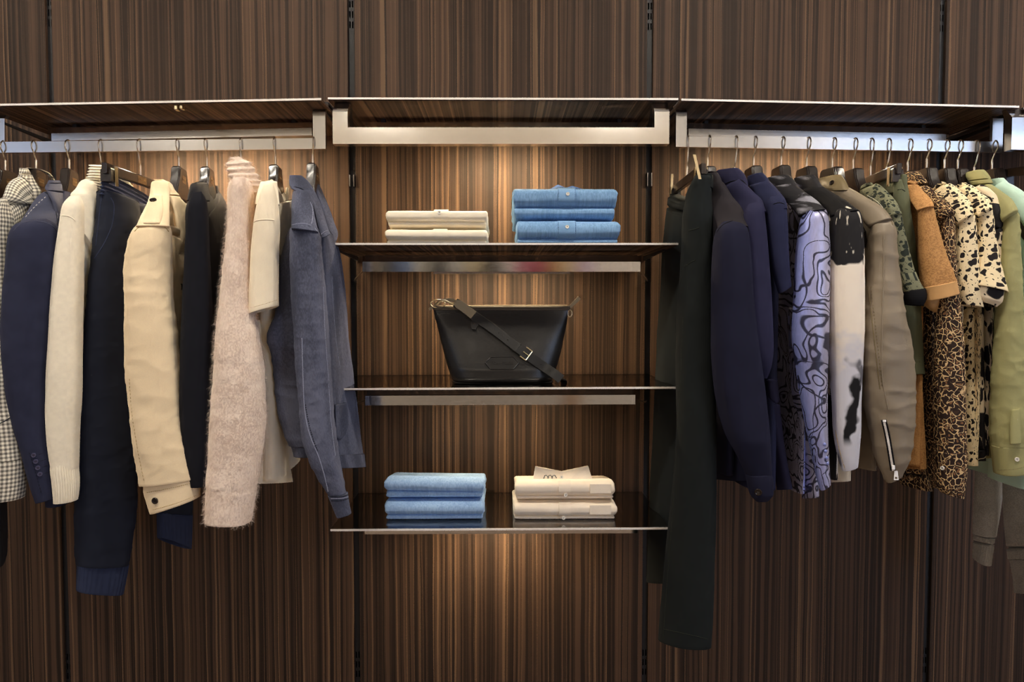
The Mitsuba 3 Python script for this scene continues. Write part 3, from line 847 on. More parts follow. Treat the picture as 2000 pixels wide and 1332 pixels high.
seam(s, [(121, 421), (132, 422), (146, 430)], 'cream_knit', g, 'shoulder_seam', .0012)

# navy joggers
g = thing('jogging_trousers', 'navy jogging trousers clipped to a bar hanger, ribbed waist and ankle cuffs', 'trousers', LG)
nl = loft([(198, 372, 262, 398, 1.955, 2.12), (194, 420, 266, 430, 1.95, 2.10), (187, 460, 270, 470, 1.94, 2.08), (179, 520, 272, 520, 1.93, 2.06), (170, 600, 270, 600, 1.92, 2.04), (160, 690, 268, 690, 1.92, 2.03), (152, 780, 268, 780, 1.92, 2.03), (150, 880, 268, 880, 1.92, 2.03), (148, 980, 267, 980, 1.92, 2.03), (147, 1060, 258, 1060, 1.92, 2.02), (149, 1104, 250, 1102, 1.92, 2.01)], b=.036, wr=((.007, 16, 1.6, 2, 1.0), (.0022, 14, 26, 7, 0, 1)), ex=2.2, dz=.008)
put(nl, 'leg', 'jogger_navy', g)
put(loft([(151, 1100, 251, 1099, 1.92, 2.01), (150, 1130, 246, 1130, 1.92, 2.0), (149, 1153, 240, 1159, 1.92, 1.99)], b=.030, U=120, ribs=(30, .0008)), 'ankle_cuff', 'jogger_rib', g)
fl = loft([(255, 395, 296, 408, 2.10, 2.28), (268, 440, 316, 440, 2.12, 2.29), (285, 600, 340, 600, 2.16, 2.3), (298, 800, 362, 800, 2.18, 2.31), (306, 950, 372, 950, 2.2, 2.32), (309, 1000, 371, 1005, 2.2, 2.32)], b=.032, wr=SW, dz=.01)
put(fl, 'leg', 'jogger_navy', g)
put(loft([(310, 1000, 372, 1004, 2.2, 2.32), (311, 1030, 371, 1036, 2.2, 2.32), (312, 1050, 369, 1072, 2.2, 2.32)], b=.028, U=100, ribs=(26, .0008)), 'ankle_cuff', 'jogger_rib', g)
wb = loft([(202, 340, 288, 386, 1.95, 2.29), (201, 352, 289, 396, 1.95, 2.29), (199, 364, 288, 408, 1.95, 2.29), (197, 380, 284, 424, 1.95, 2.28)], b=.014, dz=.002, ribz=(.0115, .0022), lip=0)
put(wb, 'waistband', 'jogger_rib', g, label='ribbed waistband')
seam(nl, [(216, 386), (223, 402), (221, 430), (210, 462), (196, 488), (184, 505)], 'jogger_rib', g, 'pocket_edge', .0013)
seam(nl, [(199, 378), (193, 430), (187, 480)], 'jogger_rib', g, 'side_seam', .0010)

# sand jacket
g = thing('jacket', 'sand beige cotton jacket with dark button on the shoulder tab and on the cuff', 'jacket', LG)
put(body(348, (310, 440), 385, 900, .034, wr=((.004, 9, 6, 4), (.002, 30, 20, 5)), seed=4, neck=.26), 'trunk', 'sand_cotton', g)
s = loft([(280, 432, 318, 428), (266, 446, 329, 442), (256, 466, 332, 462), (250, 500, 331, 500), (248, 560, 332, 560), (249, 620, 338, 620), (251, 700, 346, 700), (256, 780, 355, 780), (262, 840, 364, 840), (267, 890, 376, 888), (277, 945, 386, 932)], b=.052, wr=((.0035, 9, 7, 2, 3.0), (.0018, 14, 22, 8, 6.0, 1), (.0012, 30, 30, 9, 10.0, 1)), top=.03)
put(s, 'sleeve', 'sand_cotton', g)
cf = loft([(284, 938, 382, 918), (284, 957, 387, 934), (289, 976, 388, 952), (297, 1001, 388, 971)], b=.046, dz=.004)
put(cf, 'cuff', 'sand_cotton', g)
button(cf, 303, 978, .0085, g)
stitches(cf, [(287, 962), (330, 954), (386, 940)], 'sand_dark', g, 26)
stitches(cf, [(299, 995), (340, 984), (386, 966)], 'sand_dark', g, 26)
stitches(s, [(253, 740), (257, 800), (266, 860), (274, 905), (283, 945)], 'sand_dark', g, 30)
yk = loft([(304, 352, 318, 350, 2.02, 2.06), (297, 372, 327, 372, 1.98, 2.02), (288, 395, 331, 395, 1.93, 1.96), (276, 420, 331, 420, 1.88, 1.90), (266, 444, 331, 444, 1.845, 1.86)], b=.022, top=.02, lip=.0)
put(yk, 'shoulder_yoke', 'sand_cotton', g)
tab = loft([(302, 378, 316, 380, 1.955, 1.965), (293, 392, 318, 394, 1.92, 1.93), (286, 412, 318, 412, 1.88, 1.885), (277, 438, 315, 438, 1.845, 1.85)], b=.012, top=.006, lip=0)
put(tab, 'shoulder_tab', 'sand_cotton', g)
button(tab, 299, 391, .0085, g)
seam(s, [(263, 452), (278, 440), (298, 436), (315, 440), (329, 452)], 'sand_dark', g, 'shoulder_seam', .0014)
cl = loft([(303, 350, 316, 351, 2.02, 2.07), (310, 358, 332, 358, 2.02, 2.08), (322, 372, 343, 374, 2.02, 2.08), (334, 392, 354, 394, 2.0, 2.07), (342, 415, 363, 416, 1.99, 2.06), (346, 440, 367, 450, 1.98, 2.05), (348, 470, 366, 500, 1.98, 2.04)], b=.010, lip=0, dz=.004, wr=((.002, 30, 30, 3),))
put(cl, 'collar', 'sand_cotton', g)
put(loft([(331, 440, 350, 452, 1.95, 2.02), (331, 500, 362, 520, 1.95, 2.03), (331, 560, 362, 575, 1.95, 2.03), (334, 640, 360, 640, 1.95, 2.02), (345, 720, 362, 720, 1.95, 2.02)], b=.016, wr=((.004, 22, 40, 3), (.002, 60, 50, 6))), 'front_panel', 'sand_cotton', g)
put(loft([(357, 360, 362, 362, 2.2, 2.24), (364, 376, 370, 380, 2.22, 2.26), (371, 396, 375, 404, 2.24, 2.27)], b=.006, lip=0), 'collar_back', 'sand_cotton', g)
pb = P(353, 560, 1.98)
kb = obj('button', place(button_mesh(.0085)[0], pb, (.5, -.8, 0)), 'button_dark', g)
kb = obj('button', place(button_mesh(.0085)[0], P(350, 640, 1.97), (.5, -.8, 0)), 'button_dark', g)

# black sweater
g = thing('sweater', 'plain black crew-neck sweater between the sand jacket and the fluffy sweater', 'sweater', LG)
put(body(403, (376, 396), 376, 935, .036, wr=BW, seed=5, neck=.36, neckdip=.03), 'trunk', 'black_knit', g)
s = loft([(378, 376, 394, 374), (369, 396, 402, 394), (365, 430, 405, 428), (362, 500, 408, 500), (358, 600, 412, 600), (356, 700, 414, 700), (356, 800, 416, 800), (360, 890, 418, 890), (367, 948, 416, 946)], b=.048, wr=((.008, 24, 1.6, 2), (.001, 30, 20, 3)), top=.04)
put(s, 'sleeve', 'black_knit', g)
put(loft([(382, 356, 396, 354, 2.0, 2.05), (376, 372, 402, 372, 1.95, 2.02), (371, 392, 404, 394, 1.9, 1.98)], b=.02, top=.02, lip=0), 'shoulder', 'black_knit', g)
ring = [P(x, y, d) for x, y, d in ((396, 356, 2.05), (399, 372, 2.04), (404, 395, 2.04), (411, 412, 2.07), (418, 418, 2.11), (422, 406, 2.16), (424, 385, 2.19), (421, 364, 2.2))]
put(loft([(402, 366, 416, 362, 2.07, 2.16), (403, 384, 420, 380, 2.06, 2.16), (407, 402, 421, 398, 2.07, 2.15), (412, 413, 420, 412, 2.08, 2.13)], b=.005, lip=0, dz=.004), 'neck_opening', 'lining_dark', g, label='dark inside of the neck')
obj('rib_neck', tube(smooth_path(ring, 40), .0065, 10), 'black_knit', g, smooth=True, label='ribbed crew neck')
put(loft([(408, 414, 424, 372, 2.0, 2.22), (404, 428, 438, 398, 1.97, 2.27), (404, 455, 444, 430, 1.97, 2.28), (405, 520, 442, 520, 1.97, 2.28), (406, 640, 430, 640, 1.97, 2.2), (408, 760, 424, 760, 1.97, 2.1)], b=.014, wr=((.006, 14, 3, 6),), lip=.01), 'front_panel', 'black_knit', g)

# fluffy sweater
g = thing('sweater', 'fluffy pink-beige mohair sweater with a thick ribbed collar', 'sweater', LG)
put(body(472, (465, 350), 345, 880, .036, wr=BW, seed=6), 'trunk', 'mohair', g)
s = loft([(456, 345, 477, 346), (451, 366, 481, 366), (448, 400, 483, 400), (445, 440, 485, 440), (440, 500, 489, 500), (432, 580, 493, 580), (424, 660, 504, 660), (420, 740, 516, 740), (415, 800, 519, 800), (410, 870, 512, 870), (405, 950, 500, 950), (403, 1016, 490, 1019)], b=.055, wr=((.003, 9, 6, 2), (.0022, 45, 45, 3), (.001, 120, 120, 4)), top=.03, dz=.005, U=90, rings=((.9, -.0015, .004),))
put(s, 'sleeve', 'mohair', g)
cl = loft([(453, 308, 464, 306, 2.02, 2.05), (451, 320, 480, 318, 2.01, 2.07), (452, 335, 492, 334, 2.0, 2.08), (455, 348, 500, 350, 2.0, 2.09), (472, 362, 506, 364, 2.02, 2.1), (478, 378, 508, 380, 2.03, 2.1), (481, 394, 503, 396, 2.04, 2.1), (484, 412, 497, 414, 2.05, 2.1)], b=.026, dz=.002, ribz=(.018, .0035), lip=0, top=.02)
put(cl, 'rib_neck', 'mohair', g, label='thick ribbed collar')
def fuzz(lf, n, length, seed, name='fuzz'):
    r = np.random.default_rng(seed)
    gp, gn = lf.g.reshape(-1, 3), lf.gn.reshape(-1, 3)
    idx = r.integers(0, len(gp), n)
    p = gp[idx] + r.normal(0, .002, (n, 3)) * [1, 0, 1]
    d = gn[idx] * .8 + r.normal(0, .55, (n, 3)) + [0, 0, -.25]
    d /= np.linalg.norm(d, axis=1, keepdims=True)
    ln = length * r.uniform(.4, 1.2, (n, 1))
    w = np.cross(d, r.normal(0, 1, (n, 3))); w /= np.linalg.norm(w, axis=1, keepdims=True)
    mid = p + d * ln * .55 + w * ln * .12
    tip = p + d * ln + w * ln * .45 + [0, 0, -.002]
    b = np.cross(d, w) * .00028
    v = np.stack([p - b, p + b, mid + b * .8, mid - b * .8, tip], 1).reshape(-1, 3)
    o = np.arange(n)[:, None] * 5
    f = np.concatenate([o + [0, 1, 2], o + [0, 2, 3], o + [3, 2, 4]])
    return trimesh.Trimesh(v, f, process=False)
obj('fuzz', cat(fuzz(s, 16000, .010, 1), fuzz(cl, 4000, .007, 2)), 'mohair', g, smooth=False, kind='stuff', label='loose mohair fibres')

# cream T-shirt
g = thing('t_shirt', 'cream short-sleeved T-shirt beside the denim jacket', 't-shirt', LG)
put(body(537, (512, 372), 362, 943, .030, wr=((.004, 10, 2, 4),), fold=.016, flare=.35, seed=7, neck=.3, neckdip=.02, hemcurve=.005), 'trunk', 'cream_jersey', g)
s = loft([(514, 362, 533, 358), (505, 384, 538, 382), (498, 412, 542, 412), (495, 436, 544, 434), (491, 490, 543, 490), (489, 550, 543, 550), (487, 613, 543, 597)], b=.046, wr=((.005, 18, 3, 2), (.0012, 30, 10, 3)), top=.03)
put(s, 'sleeve', 'cream_jersey', g)
put(loft([(520, 353, 531, 352, 2.0, 2.05), (509, 372, 538, 374, 1.94, 2.0), (500, 400, 543, 402, 1.88, 1.94)], b=.02, top=.01, lip=0), 'shoulder', 'cream_jersey', g)
seam(s, [(495, 434), (506, 430), (520, 429), (535, 430)], 'cream_jersey', g, 'shoulder_seam', .0016)
ring = [P(x, y, d) for x, y, d in ((530, 353, 2.04), (535, 370, 2.03), (541, 392, 2.04), (550, 404, 2.08), (557, 400, 2.13), (561, 384, 2.17), (561, 368, 2.19))]
obj('neck_band', tube(smooth_path(ring, 36), .005, 10), 'cream_jersey', g, smooth=True)
stitches(s, [(489, 601), (515, 594), (543, 585)], 'sand_dark', g, 22, .0005)
put(loft([(541, 398, 572, 390, 1.97, 2.2), (543, 440, 574, 430, 1.97, 2.2), (545, 500, 574, 500, 1.97, 2.2)], b=.012, lip=0), 'front_panel', 'cream_jersey', g)
put(loft([(497, 625, 522, 625, 1.93, 1.99), (503, 700, 530, 700, 1.93, 2.0), (512, 800, 545, 800, 1.93, 2.02), (512, 880, 558, 880, 1.93, 2.05), (501, 944, 570, 940, 1.92, 2.08)], b=.016, wr=((.009, 14, 2, 3),), dz=.008), 'front_panel', 'cream_jersey', g)

# denim jacket
g = thing('jacket', 'washed grey-blue denim jacket, rightmost on the left rail, sleeve reaching the lowest shelf', 'jacket', LG)
put(body(602, (592, 448), 372, 860, .028, wr=BW, seed=8, neck=.26), 'trunk', 'denim_grey', g)
DW = ((.005, 18, 2.6, 2, 2.0), (.003, 9, 7, 12, 4.0), (.0016, 20, 26, 8, 8.0, 1), (.0010, 40, 40, 9, 12.0, 1), (.0008, 60, 60, 5))
s = loft([(582, 434, 606, 433), (571, 446, 622, 446), (568, 466, 628, 466), (569, 520, 631, 520), (572, 600, 637, 600), (577, 680, 643, 680), (583, 760, 648, 760), (587, 810, 653, 810), (590, 850, 658, 850), (601, 895, 664, 890), (620, 935, 671, 925), (640, 966, 678, 962)], b=.05, wr=DW, top=.03, dz=.005)
put(s, 'sleeve', 'denim_grey', g)
cf = loft([(641, 967, 679, 963), (650, 990, 682, 985), (658, 1010, 686, 1002)], b=.03, dz=.003)
put(cf, 'cuff', 'denim_grey', g)
for d in (3, 7, 11):
    seam(cf, [(643 + d * .4, 967 + d), (660, 967 + d), (680, 963 + d)], 'denim_dark' if d != 7 else 'denim_stitch', g, 'cuff_seam', .0010)
seam(s, [(590, 660), (592, 740), (595, 800), (605, 850), (622, 890), (634, 930), (641, 960)], 'denim_stitch', g, 'sleeve_seam', .0016)
seam(s, [(631, 560), (634, 640), (641, 740), (646, 820), (655, 890)], 'denim_stitch', g, 'sleeve_fold', .0014)
stitches(s, [(597, 790), (607, 842), (622, 884)], 'denim_dark', g, 22, .0011)
sh = loft([(577, 368, 598, 372, 1.98, 2.01), (572, 392, 608, 396, 1.94, 1.98), (570, 420, 614, 424, 1.89, 1.92), (570, 448, 622, 455, 1.84, 1.86)], b=.022, top=.01, lip=0, wr=((.0015, 20, 20, 4),))
put(sh, 'shoulder_yoke', 'denim_grey', g)
seam(sh, [(570, 440), (590, 437), (606, 440), (622, 456)], 'denim_stitch', g, 'shoulder_seam', .0014)
seam(sh, [(606, 395), (611, 415), (608, 438)], 'denim_stitch', g, 'yoke_seam', .0009)
cl = loft([(568, 342, 586, 343, 2.0, 2.05), (566, 356, 602, 356, 1.98, 2.05), (570, 368, 610, 368, 1.97, 2.05), (590, 378, 616, 380, 1.97, 2.04), (604, 396, 622, 396, 1.96, 2.03), (612, 420, 630, 420, 1.95, 2.01), (620, 446, 637, 442, 1.94, 1.98), (626, 466, 643, 456, 1.93, 1.96)], b=.010, lip=0, dz=.004)
put(cl, 'collar', 'denim_grey', g)
seam(cl, [(568, 365), (585, 367), (600, 378), (612, 402), (618, 430), (627, 462)], 'denim_dark', g, 'collar_edge', .0014)
seam(cl, [(626, 459), (635, 452), (641, 450)], 'denim_stitch', g, 'collar_seam', .0009)
put(loft([(614, 358, 622, 362, 2.12, 2.16), (620, 380, 632, 384, 2.1, 2.15), (628, 404, 642, 408, 2.08, 2.13), (634, 430, 652, 436, 2.05, 2.1), (640, 455, 659, 460, 2.03, 2.07), (646, 473, 655, 470, 2.03, 2.06)], b=.007, lip=0, dz=.004), 'collar_front', 'denim_grey', g)
put(loft([(572, 440, 600, 440, 1.93, 1.96), (556, 480, 602, 480, 1.92, 1.96), (544, 540, 602, 540, 1.91, 1.96), (541, 600, 602, 600, 1.91, 1.96), (526, 640, 602, 640, 1.90, 1.95), (521, 656, 600, 665, 1.90, 1.95), (531, 700, 600, 705, 1.92, 1.96), (540, 780, 604, 780, 1.93, 1.97), (553, 840, 606, 838, 1.93, 1.97), (566, 872, 608, 868, 1.93, 1.97)], b=.024, wr=((.004, 9, 8, 2, 6.0), (.003, 12, 14, 8, 10.0, 1)), dz=.005), 'back_panel', 'denim_grey', g)
put(loft([(568, 868, 606, 862, 1.93, 1.97), (575, 884, 606, 880, 1.93, 1.97), (578, 893, 604, 890, 1.93, 1.97)], b=.022, lip=.01), 'waistband', 'denim_grey', g)
fp = loft([(622, 440, 645, 470, 1.97, 2.08), (630, 500, 658, 500, 1.97, 2.12), (634, 560, 668, 560, 1.98, 2.18), (638, 640, 674, 640, 1.98, 2.2), (643, 720, 684, 720, 1.98, 2.2), (648, 800, 694, 800, 1.98, 2.2), (652, 860, 701, 860, 1.98, 2.2), (655, 890, 706, 888, 1.98, 2.2)], b=.02, wr=((.003, 10, 6, 3), (.001, 40, 40, 4)), dz=.006)
put(fp, 'front_panel', 'denim_grey', g)
put(loft([(655, 888, 707, 886, 1.98, 2.2), (660, 914, 710, 911, 1.98, 2.2)], b=.022, lip=.01, dz=.004), 'waistband', 'denim_grey', g)
put(loft([(655, 790, 676, 786, 1.975, 2.04), (656, 830, 680, 826, 1.975, 2.04), (658, 852, 672, 850, 1.975, 2.03), (659, 858, 664, 857, 1.98, 2.0)], b=.006, lip=0, dz=.004), 'pocket_flap', 'denim_grey', g)
seam(fp, [(648, 540), (654, 640), (664, 720)], 'denim_stitch', g, 'placket_seam', .0009)

# ================================================================ clothes on the right rail
RG = 'clothes on the right rail'
clip_hanger(1343, 325, (1374, 339), 'dark clip hanger with brass clips holding the black trousers', plate=False)
NEAR = {1383: (1430, 440), 1435: (1480, 412), 1473: (1520, 400), 1527: (1580, 415), 1577: (1645, 412), 1627: (1722, 432), 1668: (1742, 410), 1733: (1806, 408), 1775: (1850, 425), 1812: (1886, 420), 1847: (1920, 408), 1873: (1944, 412), 1905: (1972, 418), 1940: (2040, 430)}
RH = [(1383, 327, 'hanger in the black jacket behind the black trousers', .9), (1435, 345, 'hanger inside the dark navy overshirt, only its hook in view', .8), (1473, 326, 'hanger in the navy short-sleeved shirt', 1), (1527, 325, 'hanger in the blue brocade jacket', 1.05), (1577, 327, 'hanger in the paint-splashed shirt', 1.05),
      (1627, 328, 'hanger in the khaki jacket with the zip cuff', 1.05), (1668, 331, 'hanger in the green spotted shirt, beside the khaki jacket', 1.0), (1733, 345, 'hanger in the tan polo shirt', .8), (1775, 335, 'hanger inside the brown leopard shirt, only its hook in view', .8), (1812, 329, 'hanger in the first cream shirt with dark spots', 1.0),
      (1847, 330, 'hanger in the second cream shirt with dark spots', 1.0), (1873, 331, 'hanger in the blotched shirt next to the olive shirt', 1.0), (1905, 345, 'hanger inside the olive linen shirt, only its hook in view', .8), (1940, 331, 'hanger in the mint green shirt at the right end of the rail', 1.1)]
for px, y, what, w in RH:
    hanger(px, y, 'dark ' + what, plate=False, lean=.004, wide=w * 1.25, near=NEAR[px])
clip_hanger(1703, 325, (1757, 339), 'dark clip hanger with brass clips holding the olive shorts', plate=False)

# black trousers
g = thing('trousers', 'long black trousers hanging from brass clips, beside the shelves', 'trousers', RG)
nl = loft([(1362, 345, 1384, 342, 1.97, 1.93), (1348, 385, 1385, 380, 1.99, 1.93), (1343, 440, 1386, 440, 2.0, 1.92), (1337, 520, 1389, 520, 2.0, 1.92), (1326, 620, 1392, 620, 2.0, 1.91), (1322, 720, 1394, 720, 2.0, 1.91), (1325, 820, 1395, 820, 2.0, 1.9), (1320, 900, 1396, 900, 2.0, 1.9), (1310, 1000, 1397, 1000, 2.0, 1.9), (1300, 1100, 1395, 1100, 2.0, 1.9), (1292, 1180, 1393, 1190, 2.0, 1.9), (1287, 1245, 1390, 1266, 2.0, 1.9)], b=.040, wr=((.008, 16, 1.4, 2), (.0015, 20, 9, 4)), ex=1.9, dz=.009)
put(nl, 'leg', 'trouser_black', g)
fl = loft([(1314, 384, 1346, 400, 2.28, 2.06), (1306, 440, 1348, 450, 2.29, 2.06), (1298, 560, 1344, 560, 2.29, 2.08), (1290, 680, 1335, 680, 2.29, 2.1), (1284, 800, 1334, 800, 2.29, 2.1), (1278, 920, 1326, 920, 2.29, 2.12), (1273, 1040, 1318, 1040, 2.29, 2.14), (1270, 1135, 1310, 1139, 2.29, 2.15)], b=.028, wr=SW, dz=.01)
put(fl, 'leg', 'trouser_black', g)
put(loft([(1345, 388, 1386, 338, 2.12, 1.935), (1344, 398, 1387, 352, 2.12, 1.935), (1343, 410, 1386, 366, 2.12, 1.935)], b=.022, lip=0, dz=.004), 'waistband', 'trouser_black', g)
put(loft([(1313, 377, 1346, 393, 2.29, 2.11), (1312, 388, 1346, 404, 2.29, 2.11), (1311, 398, 1345, 414, 2.29, 2.11)], b=.018, lip=0, dz=.004), 'waistband', 'trouser_black', g)
for q, r in (((1356, 302, 1.925), (1367, 350, 1.922)), ((1313, 340, 2.285), (1311, 385, 2.28))):
    a, b = P(*q), P(*r)
    obj('clip_plate', hexa([p + np.array([dx, dy, 0]) for p in (a, b) for dx in (-.0038, .0038) for dy in (0, -.0016)]), 'gold', 'trouser_hanger_001', smooth=False, label='long brass clip plate')
seam(nl, [(1345, 450), (1356, 448), (1366, 444)], 'rib_dark', g, 'pocket_seam', .0012)
seam(nl, [(1338, 520), (1350, 512), (1358, 508)], 'rib_dark', g, 'pocket_seam', .0012)
seam(nl, [(1291, 1228), (1340, 1238), (1390, 1250)], 'rib_dark', g, 'hem_seam', .0009)
seam(nl, [(1334, 620), (1327, 800), (1314, 1000), (1300, 1180), (1296, 1240)], 'rib_dark', g, 'side_seam', .0009)

# black jacket
g = thing('jacket', 'black and midnight jacket with a single button on its rounded cuff tab', 'jacket', RG)
put(body(1383, (1430, 440), 372, 930, .022, wr=BW, seed=21, neck=.26, lip=.02), 'trunk', 'jacket_black', g)
s = loft([(1412, 433, 1446, 428), (1400, 450, 1462, 446), (1394, 480, 1467, 476), (1391, 560, 1472, 560), (1391, 660, 1481, 660), (1396, 760, 1491, 760), (1414, 840, 1498, 840), (1442, 895, 1502, 892), (1458, 928, 1504, 925)], b=.05, wr=((.008, 22, 1.6, 2), (.0015, 30, 10, 3)), top=.03)
put(s, 'sleeve', 'jacket_black', g)
cf = loft([(1457, 926, 1505, 922), (1461, 948, 1509, 946), (1466, 966, 1509, 962), (1476, 978, 1500, 976)], b=.036, dz=.003, lip=.01)
put(cf, 'cuff', 'jacket_black', g)
button(cf, 1481, 961, .0095, g, 'button_dark', holes='button_shade')
sh = loft([(1386, 362, 1406, 350, 2.03, 1.98), (1386, 382, 1425, 380, 2.02, 1.95), (1390, 405, 1444, 402, 1.98, 1.9), (1398, 430, 1456, 424, 1.92, 1.87), (1402, 448, 1462, 444, 1.87, 1.85)], b=.02, top=.02, lip=0)
put(sh, 'shoulder_yoke', 'jacket_yoke', g)
seam(s, [(1399, 456), (1418, 436), (1440, 430), (1462, 452)], 'lining_dark', g, 'shoulder_seam', .0016)
put(loft([(1383, 336, 1394, 334, 2.08, 2.02), (1383, 350, 1404, 346, 2.07, 1.99), (1384, 366, 1410, 366, 2.05, 1.97)], b=.012, lip=0, dz=.004), 'collar', 'jacket_yoke', g)
put(loft([(1397, 640, 1452, 640, 2.02, 1.93), (1397, 760, 1456, 760, 2.02, 1.93), (1398, 860, 1460, 860, 2.02, 1.94), (1398, 934, 1462, 938, 2.02, 1.94)], b=.018, wr=BW), 'front_panel', 'jacket_black', g)

def top_right(g, seed, hook, near, neck_y, hem_y, mat_, t=.020, **kw):
    put(body(hook, near, neck_y, hem_y, t, wr=kw.pop('wr', BW), seed=seed, neck=kw.pop('neck', .26), lip=.02, **kw), 'trunk', mat_, g)

# navy overshirt
g = thing('overshirt', 'dark navy long-sleeved overshirt with upright collar, next to the black jacket', 'shirt', RG)
top_right(g, 22, 1435, (1480, 412), 368, 955, 'overshirt_navy')
s = loft([(1462, 398, 1484, 394), (1454, 412, 1493, 408), (1450, 440, 1497, 438), (1450, 520, 1502, 520), (1456, 610, 1507, 610), (1462, 680, 1508, 680), (1474, 715, 1504, 716), (1486, 738, 1497, 738)], b=.04, wr=((.007, 24, 2, 2),), top=.03)
put(s, 'sleeve', 'overshirt_navy', g)
put(loft([(1412, 366, 1444, 350, 2.04, 1.98), (1424, 385, 1466, 372, 2.02, 1.93), (1440, 405, 1486, 392, 1.97, 1.89), (1452, 424, 1494, 414, 1.92, 1.86)], b=.02, top=.02, lip=0, wr=((.002, 30, 20, 3),)), 'shoulder_yoke', 'overshirt_navy', g)
cl = loft([(1402, 334, 1440, 328, 2.09, 2.02), (1404, 346, 1452, 340, 2.08, 1.99), (1408, 358, 1458, 354, 2.07, 1.97), (1418, 368, 1458, 366, 2.05, 1.96)], b=.016, lip=0, dz=.003)
put(cl, 'collar', 'overshirt_navy', g)
seam(cl, [(1410, 364), (1430, 354), (1446, 352), (1458, 362)], 'lining_dark', g, 'collar_edge', .0014)
put(loft([(1500, 740, 1512, 740, 1.98, 1.93), (1508, 840, 1524, 840, 1.98, 1.93), (1514, 900, 1534, 900, 1.98, 1.93), (1520, 956, 1546, 955, 1.98, 1.93)], b=.014, wr=BW), 'front_panel', 'overshirt_navy', g)

# navy short-sleeved shirt
g = thing('shirt', 'navy short-sleeved shirt between the navy overshirt and the blue brocade jacket', 'shirt', RG)
top_right(g, 23, 1473, (1520, 400), 366, 958, 'shirt_navy')
s = loft([(1504, 384, 1526, 382), (1498, 400, 1533, 396), (1497, 430, 1536, 428), (1502, 480, 1538, 480), (1510, 530, 1541, 525), (1521, 573, 1544, 558)], b=.042, wr=((.003, 14, 4, 2),), top=.03)
put(s, 'sleeve', 'shirt_navy', g)
put(loft([(1464, 362, 1500, 352, 2.04, 1.98), (1476, 380, 1516, 370, 2.0, 1.93), (1490, 398, 1530, 388, 1.95, 1.88), (1498, 418, 1535, 408, 1.9, 1.85)], b=.018, top=.02, lip=0), 'shoulder_yoke', 'shirt_navy', g)
seam(s, [(1511, 399), (1522, 396), (1532, 399)], 'lining_dark', g, 'shoulder_seam', .0010)
cl = loft([(1462, 346, 1488, 337, 2.08, 2.02), (1462, 358, 1498, 348, 2.07, 1.99), (1470, 370, 1504, 360, 2.05, 1.97)], b=.012, lip=0, dz=.003)
put(cl, 'collar', 'shirt_navy', g)

# blue brocade jacket
g = thing('jacket', 'shiny lilac-blue brocade jacket with dark curling outlines and covered cuff buttons', 'jacket', RG)
top_right(g, 24, 1527, (1580, 415), 366, 965, 'brocade', neck=.24)
s = loft([(1584, 404, 1606, 403), (1570, 418, 1613, 414), (1562, 440, 1616, 436), (1556, 490, 1618, 490), (1552, 570, 1617, 570), (1549, 650, 1616, 650), (1556, 720, 1615, 720), (1566, 790, 1615, 790), (1580, 860, 1617, 850), (1592, 920, 1620, 908), (1603, 957, 1622, 942)], b=.045, wr=((.003, 12, 6, 2), (.0012, 34, 20, 3)), top=.03, ex=2.1)
put(s, 'sleeve', 'brocade', g)
for x, y in ((1610, 868), (1612, 881), (1614, 894), (1616, 905)):
    p, n = s.at(x, y, .001)
    m = trimesh.creation.icosphere(2, .0048); m.vertices[:, 2] *= .55
    obj('button', place(m, p, n), 'brocade', g, smooth=True)
sh = loft([(1504, 366, 1548, 356, 2.04, 1.98), (1520, 384, 1570, 374, 2.0, 1.93), (1545, 402, 1594, 392, 1.95, 1.88), (1560, 424, 1612, 410, 1.89, 1.85)], b=.02, top=.02, lip=0)
put(sh, 'shoulder', 'marble_print', g, label='grey marbled satin shoulder')
cl = loft([(1500, 348, 1538, 341, 2.08, 2.01), (1500, 358, 1550, 352, 2.07, 1.98), (1512, 370, 1556, 366, 2.05, 1.96)], b=.014, lip=0, dz=.003)
put(cl, 'collar', 'marble_print', g, label='grey marbled satin collar')
seam(cl, [(1514, 369), (1534, 364), (1550, 368)], 'lining_dark', g, 'collar_edge', .0013)
put(loft([(1546, 600, 1560, 600, 1.99, 1.93), (1550, 740, 1574, 740, 1.99, 1.92), (1556, 860, 1588, 860, 1.99, 1.92), (1562, 930, 1596, 930, 1.99, 1.92), (1568, 973, 1597, 972, 1.99, 1.92)], b=.014, wr=((.004, 20, 2, 3),)), 'front_panel', 'brocade', g)

# paint-splashed shirt
g = thing('shirt', 'black and off-white shirt printed with paint splashes', 'shirt', RG)
top_right(g, 25, 1577, (1645, 412), 366, 938, 'paint_print_body', neck=.26)
s = loft([(1640, 405, 1666, 403), (1628, 420, 1678, 416), (1623, 450, 1682, 446), (1619, 500, 1683, 500), (1618, 570, 1683, 570), (1619, 650, 1683, 650), (1622, 720, 1681, 720), (1627, 790, 1678, 790), (1631, 850, 1677, 850), (1638, 888, 1675, 884), (1646, 919, 1673, 910)], b=.044, wr=((.003, 12, 5, 2), (.001, 34, 20, 3)), top=.03, ex=2.6)
put(s, 'sleeve', 'paint_print', g)
seam(s, [(1632, 840), (1640, 880), (1650, 914)], 'sand_dark', g, 'cuff_seam', .0008)
sh = loft([(1562, 372, 1600, 360, 2.03, 1.98), (1585, 388, 1628, 378, 1.99, 1.93), (1610, 404, 1655, 394, 1.93, 1.88), (1624, 424, 1678, 412, 1.88, 1.85)], b=.02, top=.02, lip=0)
put(sh, 'shoulder_yoke', 'paint_print_body', g)
cl = loft([(1553, 349, 1588, 341, 2.08, 2.01), (1556, 360, 1598, 354, 2.07, 1.98), (1566, 372, 1604, 368, 2.05, 1.96)], b=.014, lip=0, dz=.003)
put(cl, 'collar', 'marble_print', g)
